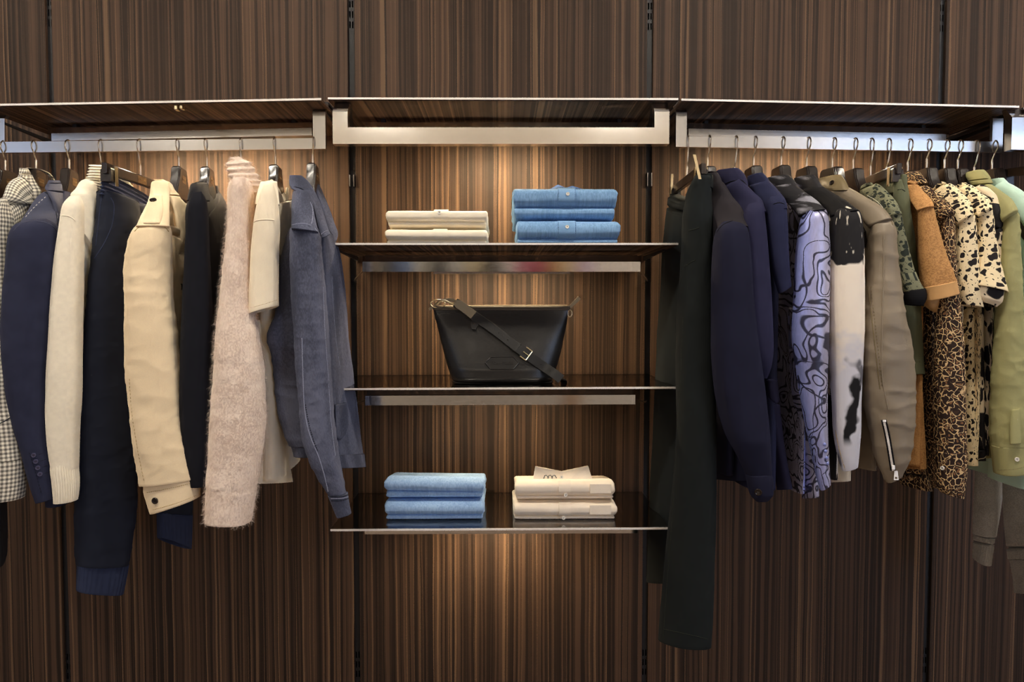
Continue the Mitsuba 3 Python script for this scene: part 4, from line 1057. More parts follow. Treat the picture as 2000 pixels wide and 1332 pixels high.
seam(cl, [(1568, 371), (1588, 367), (1602, 369)], 'lining_dark', g, 'collar_edge', .0013)
put(loft([(1612, 600, 1650, 600, 2.0, 1.94), (1612, 760, 1656, 760, 2.0, 1.94), (1614, 880, 1662, 880, 2.0, 1.94), (1617, 941, 1661, 939, 2.0, 1.94)], b=.014, wr=BW), 'front_panel', 'paint_print_body', g)

# khaki jacket
g = thing('jacket', 'khaki satin bomber jacket with a silver zip at its cuff', 'jacket', RG)
top_right(g, 26, 1627, (1722, 432), 372, 920, 'khaki_satin', neck=.2)
s = loft([(1714, 426, 1736, 423), (1703, 440, 1743, 436), (1700, 470, 1747, 466), (1698, 520, 1750, 520), (1693, 575, 1757, 575), (1687, 630, 1764, 630), (1683, 690, 1775, 690), (1687, 745, 1781, 745), (1697, 800, 1780, 800), (1707, 850, 1777, 850), (1717, 900, 1771, 892), (1734, 941, 1758, 926)], b=.05, wr=((.006, 18, 2.2, 2, 1.0), (.003, 9, 7, 12, 4.0), (.0032, 14, 20, 8, 8.0, 1)), top=.03, dz=.006)
put(s, 'sleeve', 'khaki_satin', g)
seam(s, [(1696, 560), (1705, 640), (1712, 700), (1719, 760)], 'khaki_leather', g, 'sleeve_seam', .0016)
stitches(s, [(1701, 560), (1710, 640), (1717, 700), (1723, 760)], 'khaki_leather', g, 30, .0011)
seam(s, [(1725, 424), (1726, 520), (1723, 620), (1722, 720), (1735, 800)], 'khaki_satin', g, 'sleeve_crease', .0018)
p, nn = s.line([(1726, 820), (1733, 850), (1739, 885), (1744, 918)], .0012, 24)
obj('zip_tape', ribbon(p, nn, .013, .0016), 'lining_dark', g)
zk = obj('zip', ribbon(p + nn * .0012, nn, .0055, .002), 'edge_metal', g, label='silver zip')
p, n = s.at(1749, 924, .003)
pl = cat(trimesh.creation.extrude_polygon(Polygon([(-.006, -.016), (.006, -.016), (.004, .008), (-.004, .008)], [[(-.0032, -.013), (.0032, -.013), (.0030, -.008), (-.0030, -.008)]]), .0018, engine='earcut'))
obj('puller', place(pl, p, (-.15, -1, .1)), 'edge_metal', zk, smooth=False)
obj('slider', place(box(-.004, .004, -.006, .006, 0, .004, .001), s.at(1744, 912, .002)[0], (-.15, -1, .1)), 'edge_metal', zk)
obj('zip_stop', place(box(-.0042, .0042, -.003, .003, 0, .003, .0008), s.at(1727, 822, .002)[0], (-.15, -1, .1)), 'edge_metal', zk)
sh = loft([(1612, 374, 1654, 364, 2.04, 1.98), (1640, 394, 1688, 384, 2.0, 1.93), (1672, 416, 1720, 404, 1.95, 1.88), (1698, 446, 1742, 428, 1.89, 1.85)], b=.022, top=.02, lip=0)
put(sh, 'shoulder_yoke', 'khaki_satin', g)
seam(s, [(1700, 446), (1712, 430), (1724, 424), (1736, 426), (1743, 440)], 'khaki_leather', g, 'shoulder_seam', .0015)
cl = loft([(1603, 350, 1640, 341, 2.09, 2.02), (1602, 358, 1648, 352, 2.08, 1.99), (1606, 368, 1654, 364, 2.06, 1.97), (1616, 376, 1655, 372, 2.05, 1.96)], b=.018, lip=0, dz=.003)
put(cl, 'collar', 'khaki_leather', g, label='leather collar')
button(cl, 1625, 357, .007, g, 'button_dark')

# green spotted shirt
g = thing('shirt', 'green short-sleeved shirt with dark animal spots, between the khaki jacket and the olive shorts', 'shirt', RG)
top_right(g, 27, 1668, (1742, 410), 370, 900, 'camo_print', neck=.26, t=.016)
s = loft([(1733, 400, 1750, 398), (1734, 418, 1756, 412), (1738, 445, 1763, 442), (1745, 490, 1774, 488), (1752, 535, 1786, 532), (1761, 570, 1802, 565)], b=.042, wr=((.002, 14, 6, 2),), top=.02, lip=.05)
put(s, 'sleeve', 'camo_print', g)
put(loft([(1762, 568, 1803, 563), (1763, 582, 1806, 580), (1768, 594, 1800, 597)], b=.040, dz=.003, inner=.93), 'sleeve_lining', 'lining_dark', g, label='dark turned-out sleeve lining')
sh = loft([(1686, 372, 1712, 358, 2.04, 1.98), (1700, 392, 1732, 376, 1.99, 1.93), (1720, 410, 1748, 396, 1.93, 1.88), (1736, 430, 1758, 418, 1.88, 1.85)], b=.018, top=.02, lip=0)
put(sh, 'shoulder_yoke', 'camo_print', g)
put(loft([(1684, 366, 1700, 356, 2.06, 2.0), (1682, 378, 1708, 366, 2.05, 1.98), (1686, 390, 1712, 378, 2.04, 1.97)], b=.010, lip=0, dz=.003), 'collar', 'camo_print', g)
seam(sh, [(1694, 382), (1716, 396), (1730, 414)], 'button_pearl', g, 'collar_piping', .0007)

# olive shorts
g = thing('shorts', 'plain olive shorts clipped between the green spotted shirt and the tan polo', 'shorts', RG)
nl = loft([(1750, 352, 1766, 350, 1.97, 1.94), (1752, 400, 1772, 400, 1.97, 1.93), (1760, 480, 1783, 480, 1.97, 1.93), (1764, 580, 1790, 580, 1.97, 1.92), (1766, 660, 1795, 660, 1.97, 1.92), (1770, 737, 1799, 730, 1.97, 1.92)], b=.026, wr=((.002, 14, 4, 2),), dz=.008)
put(nl, 'leg', 'olive_cotton', g)
put(loft([(1700, 380, 1750, 372, 2.26, 2.02), (1702, 480, 1756, 480, 2.26, 2.02), (1706, 600, 1762, 600, 2.26, 2.02), (1710, 700, 1766, 706, 2.26, 2.02)], b=.02, dz=.012), 'leg', 'olive_cotton', g)
put(loft([(1698, 366, 1766, 340, 2.28, 1.935), (1698, 378, 1767, 358, 2.28, 1.935), (1699, 390, 1768, 374, 2.28, 1.935)], b=.022, lip=0, dz=.004), 'waistband', 'olive_cotton', g)
seam(nl, [(1769, 712), (1784, 710), (1797, 706)], 'camo_print', g, 'hem_seam', .0008)
seam(nl, [(1753, 371), (1760, 370), (1768, 374)], 'rib_dark', g, 'waist_seam', .0009)

# tan polo
g = thing('polo_shirt', 'tan terry polo shirt with a ribbed short-sleeve band', 'polo shirt', RG)
top_right(g, 28, 1733, (1806, 408), 362, 912, 'tan_terry', neck=.24, t=.018)
s = loft([(1800, 398, 1816, 396), (1796, 412, 1822, 408), (1795, 440, 1829, 436), (1796, 490, 1841, 488), (1799, 535, 1854, 528), (1801, 562, 1861, 548)], b=.044, wr=((.003, 14, 4, 2), (.001, 60, 60, 3)), top=.02)
put(s, 'sleeve', 'tan_terry', g)
put(loft([(1801, 561, 1862, 547), (1803, 572, 1864, 558), (1805, 588, 1867, 572)], b=.044, dz=.003), 'rib_band', 'tan_rib', g, label='ribbed sleeve band')
put(loft([(1800, 580, 1840, 575, 1.89, 1.89), (1808, 596, 1836, 598, 1.89, 1.89), (1822, 608, 1833, 611, 1.89, 1.89)], b=.03, dz=.003, lip=.01), 'sleeve_lining', 'tan_rib', g)
sh = loft([(1768, 358, 1780, 352, 2.03, 1.99), (1772, 376, 1798, 372, 1.99, 1.94), (1784, 395, 1814, 388, 1.94, 1.89), (1794, 414, 1822, 404, 1.88, 1.85)], b=.018, top=.02, lip=0)
put(sh, 'shoulder_yoke', 'tan_terry', g)
seam(s, [(1797, 416), (1808, 403), (1820, 402)], 'tan_rib', g, 'shoulder_seam', .0018)
put(loft([(1720, 352, 1742, 347, 2.16, 2.08), (1722, 360, 1744, 354, 2.15, 2.07)], b=.010, lip=0, dz=.003), 'collar', 'tan_rib', g)
put(loft([(1766, 600, 1798, 600, 2.0, 1.93), (1768, 720, 1798, 720, 2.0, 1.93), (1768, 800, 1802, 800, 2.0, 1.93), (1766, 880, 1807, 880, 2.0, 1.93), (1766, 913, 1808, 916, 2.0, 1.93)], b=.014, wr=((.004, 18, 3, 3),)), 'front_panel', 'tan_terry', g)

# leopard shirt
g = thing('shirt', 'brown leopard-print long-sleeved shirt with a buttoned cuff', 'shirt', RG)
top_right(g, 29, 1775, (1850, 425), 366, 955, 'leopard_print', neck=.24, t=.018)
s = loft([(1846, 420, 1860, 418), (1840, 436, 1863, 432), (1837, 480, 1865, 478), (1836, 540, 1868, 540), (1834, 600, 1873, 600), (1830, 660, 1877, 660), (1827, 740, 1880, 740), (1828, 820, 1882, 820), (1830, 882, 1883, 880)], b=.042, wr=((.002, 14, 6, 2), (.001, 40, 30, 3)), top=.02)
put(s, 'sleeve', 'leopard_print', g)
cf = loft([(1829, 881, 1884, 878), (1830, 915, 1884, 910), (1831, 944, 1882, 934), (1840, 962, 1879, 972)], b=.040, dz=.003, inner=.93)
put(cf, 'cuff', 'leopard_print', g)
button(cf, 1841, 914, .0055, g, 'button_pearl', holes='button_shade')
sh = loft([(1776, 372, 1806, 360, 2.03, 1.98), (1796, 392, 1830, 378, 1.99, 1.93), (1818, 410, 1850, 396, 1.93, 1.88), (1836, 432, 1863, 416, 1.88, 1.85)], b=.018, top=.02, lip=0)
put(sh, 'shoulder_yoke', 'leopard_print', g)
put(loft([(1773, 340, 1788, 334, 2.08, 2.03), (1775, 352, 1800, 344, 2.07, 1.99), (1780, 366, 1808, 358, 2.05, 1.97)], b=.014, lip=0, dz=.003), 'collar', 'leopard_print', g)
put(loft([(1758, 900, 1800, 900, 2.08, 1.95), (1758, 930, 1812, 935, 2.08, 1.95), (1760, 944, 1820, 960, 2.08, 1.95)], b=.014), 'front_panel', 'leopard_print', g)
put(loft([(1808, 600, 1826, 600, 2.0, 1.95), (1808, 760, 1824, 760, 2.0, 1.95), (1808, 900, 1822, 930, 2.0, 1.95)], b=.012), 'front_panel', 'leopard_print', g)

# two spotted shirts and a blotched one
g = thing('shirt', 'cream shirt with small dark spots, beside the brown leopard shirt', 'shirt', RG)
top_right(g, 30, 1812, (1886, 420), 372, 905, 'spot_print', neck=.26, t=.015)
s = loft([(1878, 414, 1896, 412), (1871, 430, 1902, 426), (1868, 470, 1905, 466), (1868, 520, 1908, 518), (1870, 562, 1912, 562), (1876, 594, 1916, 600)], b=.042, wr=((.002, 14, 6, 2),), top=.02, lip=.05)
put(s, 'sleeve', 'spot_print', g)
sh = loft([(1826, 372, 1856, 358, 2.03, 1.98), (1838, 392, 1876, 376, 1.98, 1.92), (1854, 412, 1894, 396, 1.92, 1.87), (1868, 440, 1902, 420, 1.87, 1.845)], b=.018, top=.02, lip=0)
put(sh, 'shoulder_yoke', 'spot_print', g)
put(loft([(1824, 372, 1842, 354, 2.05, 2.0), (1824, 384, 1852, 364, 2.04, 1.98), (1832, 396, 1856, 378, 2.02, 1.97)], b=.010, lip=0, dz=.003), 'collar', 'spot_print', g)
put(loft([(1880, 600, 1900, 600, 1.97, 1.93), (1881, 760, 1902, 760, 1.97, 1.93), (1883, 860, 1906, 860, 1.97, 1.93), (1886, 906, 1908, 910, 1.97, 1.93)], b=.012, wr=BW), 'front_panel', 'spot_print', g)

g = thing('shirt', 'cream short-sleeved shirt with larger dark spots and a flared sleeve end', 'shirt', RG)
top_right(g, 31, 1847, (1920, 408), 372, 900, 'spot_print_dense', neck=.26, t=.014)
s = loft([(1914, 400, 1930, 398), (1910, 416, 1936, 412), (1909, 450, 1940, 446), (1907, 490, 1945, 488), (1901, 530, 1953, 530), (1893, 556, 1961, 572)], b=.046, wr=((.002, 14, 6, 2),), top=.02, lip=.014, inner=.86)
put(s, 'sleeve', 'spot_print_dense', g)
put(loft([(1897, 552, 1955, 566), (1896, 572, 1953, 586), (1906, 588, 1942, 600)], b=.034, dz=.003, inner=.9), 'sleeve_lining', 'blotch_print', g)
sh = loft([(1870, 372, 1894, 360, 2.03, 1.98), (1882, 390, 1912, 376, 1.98, 1.92), (1896, 406, 1930, 390, 1.92, 1.87), (1909, 428, 1937, 408, 1.87, 1.845)], b=.018, top=.02, lip=0)
put(sh, 'shoulder_yoke', 'spot_print_dense', g)
put(loft([(1868, 366, 1884, 356, 2.05, 2.0), (1868, 378, 1892, 364, 2.04, 1.98)], b=.010, lip=0, dz=.003), 'collar', 'spot_print_dense', g)
put(loft([(1902, 600, 1918, 600, 1.97, 1.93), (1904, 760, 1920, 760, 1.97, 1.93), (1906, 900, 1926, 900, 1.97, 1.93)], b=.010, wr=BW), 'front_panel', 'blotch_print', g)

g = thing('shirt', 'cream shirt with big black blotches, mostly hidden beside the olive linen shirt', 'shirt', RG)
top_right(g, 32, 1873, (1944, 412), 372, 890, 'blotch_print', neck=.26, t=.012)
put(loft([(1898, 372, 1916, 360, 2.02, 1.97), (1914, 388, 1934, 374, 1.98, 1.92), (1930, 404, 1948, 394, 1.93, 1.89), (1938, 430, 1953, 420, 1.9, 1.87), (1940, 480, 1956, 476, 1.9, 1.87), (1942, 545, 1958, 540, 1.9, 1.87)], b=.016, top=.02, lip=.02), 'sleeve', 'blotch_print', g)

# olive linen shirt
g = thing('shirt', 'olive green linen shirt with buttoned cuff near the right end of the rail', 'shirt', RG)
top_right(g, 33, 1905, (1972, 418), 366, 900, 'olive_linen', neck=.24, t=.016, wr=((.003, 14, 10, 4),))
s = loft([(1968, 413, 1984, 409), (1962, 428, 1988, 424), (1957, 480, 1989, 478), (1952, 560, 1991, 560), (1949, 640, 1994, 640), (1945, 720, 1998, 720), (1941, 790, 2003, 790), (1940, 840, 2009, 838), (1943, 872, 2012, 866)], b=.046, wr=((.003, 12, 8, 2, 4.0), (.0022, 16, 24, 8, 8.0, 1), (.0012, 34, 34, 9, 12.0, 1)), top=.02, dz=.005)
put(s, 'sleeve', 'olive_linen', g)
cf = loft([(1941, 871, 2014, 864), (1945, 900, 2016, 894), (1948, 926, 2012, 916)], b=.044, dz=.003)
put(cf, 'cuff', 'olive_linen', g)
put(loft([(1976, 800, 1990, 798, 1.832, 1.832), (1973, 830, 1992, 828, 1.825, 1.825), (1973, 868, 1993, 866, 1.822, 1.822)], b=.006, dz=.003, lip=0), 'placket', 'olive_linen', g)
button(s, 1982, 820, .0052, g, 'button_pearl', holes='button_shade', lift=.005)
button(cf, 1986, 897, .0056, g, 'button_pearl', holes='button_shade')
stitches(cf, [(1949, 918), (1975, 917), (2004, 911)], 'khaki_leather', g, 26, .0005)
sh = loft([(1898, 372, 1932, 358, 2.03, 1.98), (1916, 390, 1954, 374, 1.98, 1.92), (1940, 408, 1976, 392, 1.92, 1.87), (1958, 434, 1988, 412, 1.87, 1.845)], b=.018, top=.02, lip=0, wr=((.0015, 20, 20, 3),))
put(sh, 'shoulder_yoke', 'olive_linen', g)
cl = loft([(1891, 338, 1918, 331, 2.09, 2.03), (1892, 350, 1930, 344, 2.07, 1.99), (1902, 362, 1936, 358, 2.05, 1.97)], b=.015, lip=0, dz=.003)
put(cl, 'collar', 'olive_linen', g)
seam(cl, [(1904, 358), (1920, 352), (1934, 358)], 'khaki_leather', g, 'collar_edge', .0012)
put(loft([(1920, 600, 1950, 600, 1.99, 1.94), (1920, 760, 1946, 760, 1.99, 1.94), (1924, 895, 1946, 890, 1.99, 1.94)], b=.012, wr=BW), 'front_panel', 'olive_linen', g)

# mint shirt
g = thing('shirt', 'mint green shirt cut off by the right edge of the photo', 'shirt', RG)
top_right(g, 34, 1940, (2040, 430), 368, 950, 'mint_cotton', neck=.22, t=.020, wr=((.003, 14, 10, 4),))
put(loft([(2022, 428, 2046, 426), (2010, 446, 2056, 442), (2004, 520, 2062, 520), (2002, 640, 2066, 640), (2010, 800, 2080, 800), (2030, 930, 2084, 925)], wr=SW, top=.02), 'sleeve', 'mint_cotton', g)
put(loft([(1932, 372, 1960, 354, 2.03, 1.98), (1956, 396, 1996, 374, 1.98, 1.92), (1984, 420, 2030, 402, 1.92, 1.88), (2006, 452, 2056, 432, 1.88, 1.86)], b=.022, top=.02, lip=0), 'shoulder_yoke', 'mint_cotton', g)
put(loft([(1930, 354, 1956, 347, 2.08, 2.01), (1934, 366, 1968, 358, 2.06, 1.98)], b=.014, lip=0, dz=.003), 'collar', 'mint_cotton', g)
put(loft([(1928, 860, 2000, 860, 2.06, 1.95), (1930, 930, 2004, 956, 2.06, 1.95)], b=.012), 'front_panel', 'mint_cotton', g)

# grey sweatpants in the next bay
g = thing('jogging_trousers', 'grey melange jogging trousers behind the mint shirt, ankle cuffs hanging lowest on the right', 'trousers', RG)
put(loft([(1958, 376, 2080, 372, 2.24, 1.98), (1958, 392, 2082, 390, 2.24, 1.98), (1957, 406, 2082, 406, 2.24, 1.98)], b=.026, lip=0, dz=.003, ribz=(.012, .002)), 'waistband', 'grey_melange', g)
put(loft([(1950, 406, 1990, 406, 2.28, 2.2), (1930, 600, 1975, 600, 2.28, 2.2), (1914, 800, 1966, 800, 2.28, 2.2), (1907, 930, 1960, 935, 2.28, 2.2), (1905, 1000, 1950, 1000, 2.28, 2.2), (1906, 1040, 1940, 1050, 2.28, 2.2)], b=.025, wr=BW, dz=.01), 'leg', 'grey_melange', g)
put(loft([(1905, 1040, 1940, 1052, 2.28, 2.2), (1905, 1070, 1935, 1080, 2.28, 2.2), (1905, 1086, 1931, 1106, 2.28, 2.2)], b=.018, ribs=(22, .0008), U=90), 'ankle_cuff', 'grey_melange', g)
put(loft([(1990, 406, 2080, 406, 2.18, 2.0), (1972, 600, 2078, 600, 2.18, 2.0), (1964, 800, 2076, 800, 2.18, 2.0), (1962, 945, 2070, 945, 2.18, 2.0), (1966, 1020, 2066, 1020, 2.18, 2.0), (1974, 1092, 2056, 1092, 2.18, 2.0)], b=.03, wr=BW, dz=.01), 'leg', 'grey_melange', g)
put(loft([(1976, 1090, 2056, 1092, 2.18, 2.0), (1984, 1125, 2050, 1125, 2.18, 2.0), (1988, 1158, 2046, 1164, 2.18, 2.0)], b=.026, ribs=(26, .0008), U=100), 'ankle_cuff', 'grey_melange', g)
k = thing('trouser_hanger', 'dark hanger bar at the right edge of the photo holding the grey melange trousers', 'hanger')
obj('bar', hexa([P(x, y, d) + o for x, y, d in ((1957, 346, 2.26), (1957, 331, 2.26), (2090, 334, 1.94), (2090, 312, 1.94)) for o in (np.zeros(3), np.array([.012, 0, 0]))]), 'hanger_wood', k)
c = P(2022, 322, 2.1)
obj('hook', tube(smooth_path([(c[0], 2.10, c[2]), (c[0], 2.10, c[2] + .05), (c[0], 2.075, c[2] + .075), (c[0], 2.07, c[2] + .11), (c[0], 2.10, c[2] + .135), (c[0], 2.13, c[2] + .11), (c[0], 2.13, c[2] + .10)], 30), .0021, 8), 'hook_metal', k, smooth=True)
for x, d in ((1966, 2.24), (2075, 1.97)):
    obj('clip', hexa([P(x, y, d) + o for y in (332, 372) for o in (np.array([-.016, -.01, 0]), np.array([.016, -.01, 0]), np.array([-.016, .01, 0]), np.array([.016, .01, 0]))]), 'hanger_wood', k)

# ================================================================ folded shirts on the shelves
cloth('fold_cream', lin(240, 230, 206), .04, 40)
cloth('fold_ivory', lin(236, 224, 204), .04, 40)
mat('fold_denim', proc(heather(lin(112, 150, 190), lin(136, 174, 212), 420, 160)), .9, .15, sheen=.2)
mat('fold_pale_denim', proc(heather(lin(138, 170, 210), lin(162, 194, 228), 420, 160)), .9, .15, sheen=.2)
plain('denim_deep', lin(52, 84, 130))
plain('cream_shade', lin(214, 200, 168))

def slab(x0, x1, z0, z1, y0, y1, seed, sag=.0, ex=3.2, rough=.0016, nx=80, nu=72, skew=0.0, wedge=(0, 0, 0, 1)):
    """A folded cloth layer: rounded front and back rolls, slightly uneven ends."""
    xs = np.linspace(0, 1, nx)
    th = np.linspace(0, 2 * np.pi, nu, endpoint=False)
    cy, cz = (y0 + y1) / 2, (z0 + z1) / 2
    e = 2 / ex
    edge = np.sqrt(np.clip(1 - (1 - np.clip(np.minimum(xs, 1 - xs) / .03, 0, 1)) ** 2.0, 0, 1)) * .30 + .70
    hy, hz = (y1 - y0) / 2, (z1 - z0) / 2
    Y = cy + hy * spow(np.cos(th), .5)[None] * (1 - .012 * (1 - edge)[:, None])
    Zr = hz * spow(np.sin(th), .75)[None] * edge[:, None]
    X = x0 + (x1 - x0) * xs
    g = np.stack([np.repeat(X[:, None], nu, 1), Y + 0 * Zr, cz + Zr], -1)
    n = meshkit.fbm(g * [9, 9, 30] + seed * 3.1, 3, seed) - .5
    top = np.clip((g[..., 2] - z0) / (z1 - z0), 0, 1)
    g[..., 2] += n * rough * 2 * np.where(top > .3, 1, .2) - sag * np.sin(np.pi * xs)[:, None] * top
    fr = np.clip(-np.cos(th), 0, 1)[None]
    w = meshkit.fbm(np.stack([g[..., 0] * 6, g[..., 2] * 45, 0 * g[..., 0] + seed], -1), 2, seed + 5) - .5
    g[..., 1] += w * rough * 3 * fr
    g[..., 0] += (meshkit.fbm(np.stack([g[..., 1] * 14, g[..., 2] * 60, 0 * g[..., 0] + seed], -1), 2, seed + 2) - .5)[...] * rough * 5 * np.where(xs < .5, 1 - np.clip(xs / .1, 0, 1), 1 - np.clip((1 - xs) / .1, 0, 1))[:, None]
    g[..., 2] += skew * (xs - .5)[:, None]
    zb, h, w0, w1 = wedge[1], wedge[3], wedge[0], wedge[2]
    g[..., 2] -= (w0 + w1 * np.clip((g[..., 2] - zb) / h, 0, 1)) * np.clip((g[..., 1] - y0) / (y1 - y0), 0, 1) ** 1.0
    i, j = np.meshgrid(np.arange(nx - 1), np.arange(nu), indexing='ij')
    k = (j + 1) % nu
    q = np.stack([i * nu + j, i * nu + k, (i + 1) * nu + k, (i + 1) * nu + j], -1).reshape(-1, 4)
    f = np.vstack([q[:, [0, 1, 2]], q[:, [0, 2, 3]]])
    v = np.vstack([g.reshape(-1, 3), g[0].mean(0)[None], g[-1].mean(0)[None]])
    j = np.arange(nu); k = (j + 1) % nu
    f = np.vstack([f, np.stack([np.full(nu, nx * nu), k, j], 1), np.stack([np.full(nu, nx * nu + 1), (nx - 1) * nu + j, (nx - 1) * nu + k], 1)])
    m = trimesh.Trimesh(v, f, process=False); m.fix_normals()
    uv = np.stack([v[:, 0], v[:, 2] + v[:, 1]], -1)
    return m, uv

def folded(label, group, px0, px1, zb, zt, yf, depth, fabric, seed, placket=None, btn=None, under=.34, deep=None, stitch=None, skew=0.0, pocket=None, wedge=.022, base=0.0):
    """A folded shirt: a thick upper fold over a set-back lower one; placket: pixel columns of its edges at the front."""
    k = thing('folded_shirt', label, 'folded shirt', group)
    x0, x1 = P(px0, 600, yf)[0], P(px1, 600, yf)[0]
    h = zt - zb
    zu = zb + h * under
    m, uv = slab(x0 + .003, x1 - .004, zb, zu + .006, yf + .015, yf + depth - .006, seed + 40, wedge=(base, zb, wedge, h))
    obj('lower_fold', m, fabric, k, smooth=True, uv=uv)
    m, uv = slab(x0, x1, zu - .003, zt, yf, yf + depth, seed, skew=skew, wedge=(base, zb, wedge, h))
    obj('upper_fold', m, fabric, k, smooth=True, uv=uv)
    yb = yf - .0005
    if placket:
        a, b = P(placket[0], 600, yf)[0], P(placket[1], 600, yf)[0]
        zc = (zu - .003 + zt) / 2; hz = (zt - zu + .003) / 2
        th = np.linspace(-.95, .78, 26)
        e = .75
        pts = [((a + b) / 2, yf + depth / 2 - depth / 2 * abs(math.cos(t)) ** .5 * (1 if math.cos(t) > 0 else -1) - .0016, zc + hz * spow(np.array(math.sin(t)), .75) * 1.0 - .0004) for t in th]
        nn = [(0, -max(math.cos(t), .02), math.sin(t)) for t in th]
        p0 = [((a + b) / 2, yf + .0095, zu - .004), ((a + b) / 2, yf + .008, zb + .006)][::-1]
        obj('placket', ribbon(np.array(pts), np.array(nn, float), b - a, .0022), fabric, k, smooth=40, label='button placket')
        for s in (a, b):
            if stitch:
                obj('stitching', tube(np.array(pts) + [s - (a + b) / 2 + (.002 if s == a else -.002), -.0012, .0006], .0006, 5), stitch, k, smooth=True)
    if btn:
        for bx, bz, bm in btn:
            q = np.array([P(bx, 600, yf)[0], yf - .0032, zb + h * bz])
            mb, hl = button_mesh(.0055)
            kb = obj('button', place(mb, q, (0, -1, .1)), bm, k)
            obj('hole', place(hl, q + [0, -.0003, 0], (0, -1, .1)), 'lining_dark', kb, smooth=False, kind='stuff')
    if pocket:
        a, b = P(pocket[0], 600, yf)[0], P(pocket[1], 600, yf)[0]
        zc = zu + (zt - zu) * .5
        obj('pocket', box(a, b, yf - .0022, yf + .004, zc - .014, zc + .014, .001), fabric, k)
    return k, x0, x1

Z1, Z2, Z3 = P(980, 474.6, FRONT)[2], P(980, 757, FRONT)[2], P(980, 1032.3, FRONT)[2]
YF = 2.10
folded('lower of the two folded cream shirts on the upper shelf', 'folded shirts', 753, 952, Z1, Z1 + .052, YF, .26, 'fold_cream', 1, (846, 874), under=.25)
folded('upper of the two folded cream shirts on the upper shelf, white button in the middle', 'folded shirts', 756, 953, Z1 + .0525, Z1 + .109, YF + .002, .26, 'fold_cream', 2, (848, 876), [(859, .72, 'button_pearl')], under=.28, base=.022)
folded('lower of the two folded denim blue shirts on the upper shelf', 'folded shirts', 1009, 1210, Z1, Z1 + .079, YF, .26, 'fold_denim', 3, (1089, 1125), [(1107, .66, 'button_pearl')], under=.22, stitch='denim_deep')
k, x0, x1 = folded('upper of the two folded denim blue shirts on the upper shelf, collar tips on top', 'folded shirts', 1002, 1204, Z1 + .0795, Z1 + .176, YF, .26, 'fold_denim', 4, (1089, 1124), [(1108, .70, 'button_pearl')], under=.34, stitch='denim_deep', base=.022)
zt = Z1 + .172
for sx, c in ((-1, 'denim_deep'), (1, 'denim_deep')):
    xm = P(1106, 600, 2.15)[0]
    m = hexa([(xm + sx * .004, 2.13, zt - .004), (xm + sx * .052, 2.15, zt - .003), (xm + sx * .046, 2.19, zt + .002), (xm + sx * .022, 2.20, zt + .016 + (.004 if sx < 0 else 0)), (xm + sx * .002, 2.17, zt + .006), (xm + sx * .02, 2.205, zt + .013)])
    obj('collar', m, c, k, smooth=20)
folded('lower of the two folded pale blue shirts on the lowest shelf', 'folded shirts', 748, 944, Z3, Z3 + .066, YF, .27, 'fold_pale_denim', 5, under=.26)
folded('upper of the two folded pale blue shirts on the lowest shelf', 'folded shirts', 748, 945, Z3 + .0665, Z3 + .135, YF, .27, 'fold_pale_denim', 6, under=.34, skew=-.006, base=.022)
folded('lower of the two folded ivory shirts on the lowest shelf', 'folded shirts', 1003, 1207, Z3, Z3 + .061, YF, .26, 'fold_ivory', 7, (1093, 1117), [(1102, .22, 'button_pearl')], under=.2, pocket=(1154, 1196))
k, x0, x1 = folded('upper of the two folded ivory shirts on the lowest shelf, collar standing up', 'folded shirts', 1007, 1204, Z3 + .0615, Z3 + .126, YF, .26, 'fold_ivory', 8, (1092, 1116), [(1106, .32, 'button_pearl')], under=.2, pocket=(1154, 1196), base=.022)
zt = Z3 + .126
xm = P(1098, 600, 2.2)[0]
for pix in ([(1040, 944), (1046, 911), (1062, 914), (1098, 921), (1100, 944)], [(1098, 944), (1098, 921), (1132, 914), (1149, 910), (1158, 940)]):
    q = [P(x, y, 2.155 if y > 938 else 2.175) for x, y in pix]
    obj('collar', hexa(q + [p + np.array([0, .016, -.002]) for p in q]), 'fold_ivory', k, smooth=False)
mb, hl = button_mesh(.0055)
q = P(1097, 932, 2.150)
kb = obj('button', place(mb, q, (0, -1, .3)), 'button_pearl', k)
obj('hole', place(hl, q + [0, -.0003, 0], (0, -1, .3)), 'lining_dark', kb, smooth=False, kind='stuff')
obj('neck_label', cat(*[tube(smooth_path([P(1062 + i * 8, 935, 2.150), P(1066 + i * 8, 928, 2.152), P(1071 + i * 8, 934, 2.150)], 8), .0014, 5) for i in range(3)]), 'button_shade', k, label='small dark looped trim at the collar')

# ================================================================ leather bag
def leather(p, n, uv):
    g = fbm(uv.x * 500, uv.y * 500, 1, 2)
    return mix(lin(22, 22, 22), lin(33, 32, 31), g)
mat('bag_leather', proc(leather), .30, .5)
mat('strap_leather', lin(28, 27, 26), .6, .35)
mat('bag_edge', lin(156, 142, 114), .5, .3)
mat('bag_tape', lin(72, 64, 54), .6, .3)
g = thing('handbag', 'black leather zip-top bag with diagonal strap and gold buckle, on the middle shelf', 'bag')
BD = 2.215
bg = loft([(846, 602, 1113, 602), (848, 612, 1110, 612), (854, 636, 1106, 636), (860, 660, 1101, 660), (866, 684, 1096, 684), (872, 706, 1090, 706), (877, 722, 1085, 722), (882, 735, 1081, 735), (887, 743, 1077, 743)], D=BD, bs=[.010, .016, .032, .045, .055, .066, .074, .074, .062], U=120, dz=.004, ex=3.0, lip=0, ratio=1.0)
put(bg, 'shell', 'bag_leather', g)
put(loft([(884, 742, 1080, 742), (886, 746, 1080, 746), (892, 751, 1076, 751)], D=BD, bs=[.050, .068, .064], U=100, dz=.001, ex=3.2, lip=0, ratio=1.0), 'base', 'bag_leather', g)
zb0 = min(v[2] for v in bg.v)
top = loft([(846, 597, 1113, 597), (845, 601, 1114, 601), (847, 606, 1112, 606)], D=BD, bs=[.006, .011, .013], U=80, dz=.0012, ex=4, lip=0)
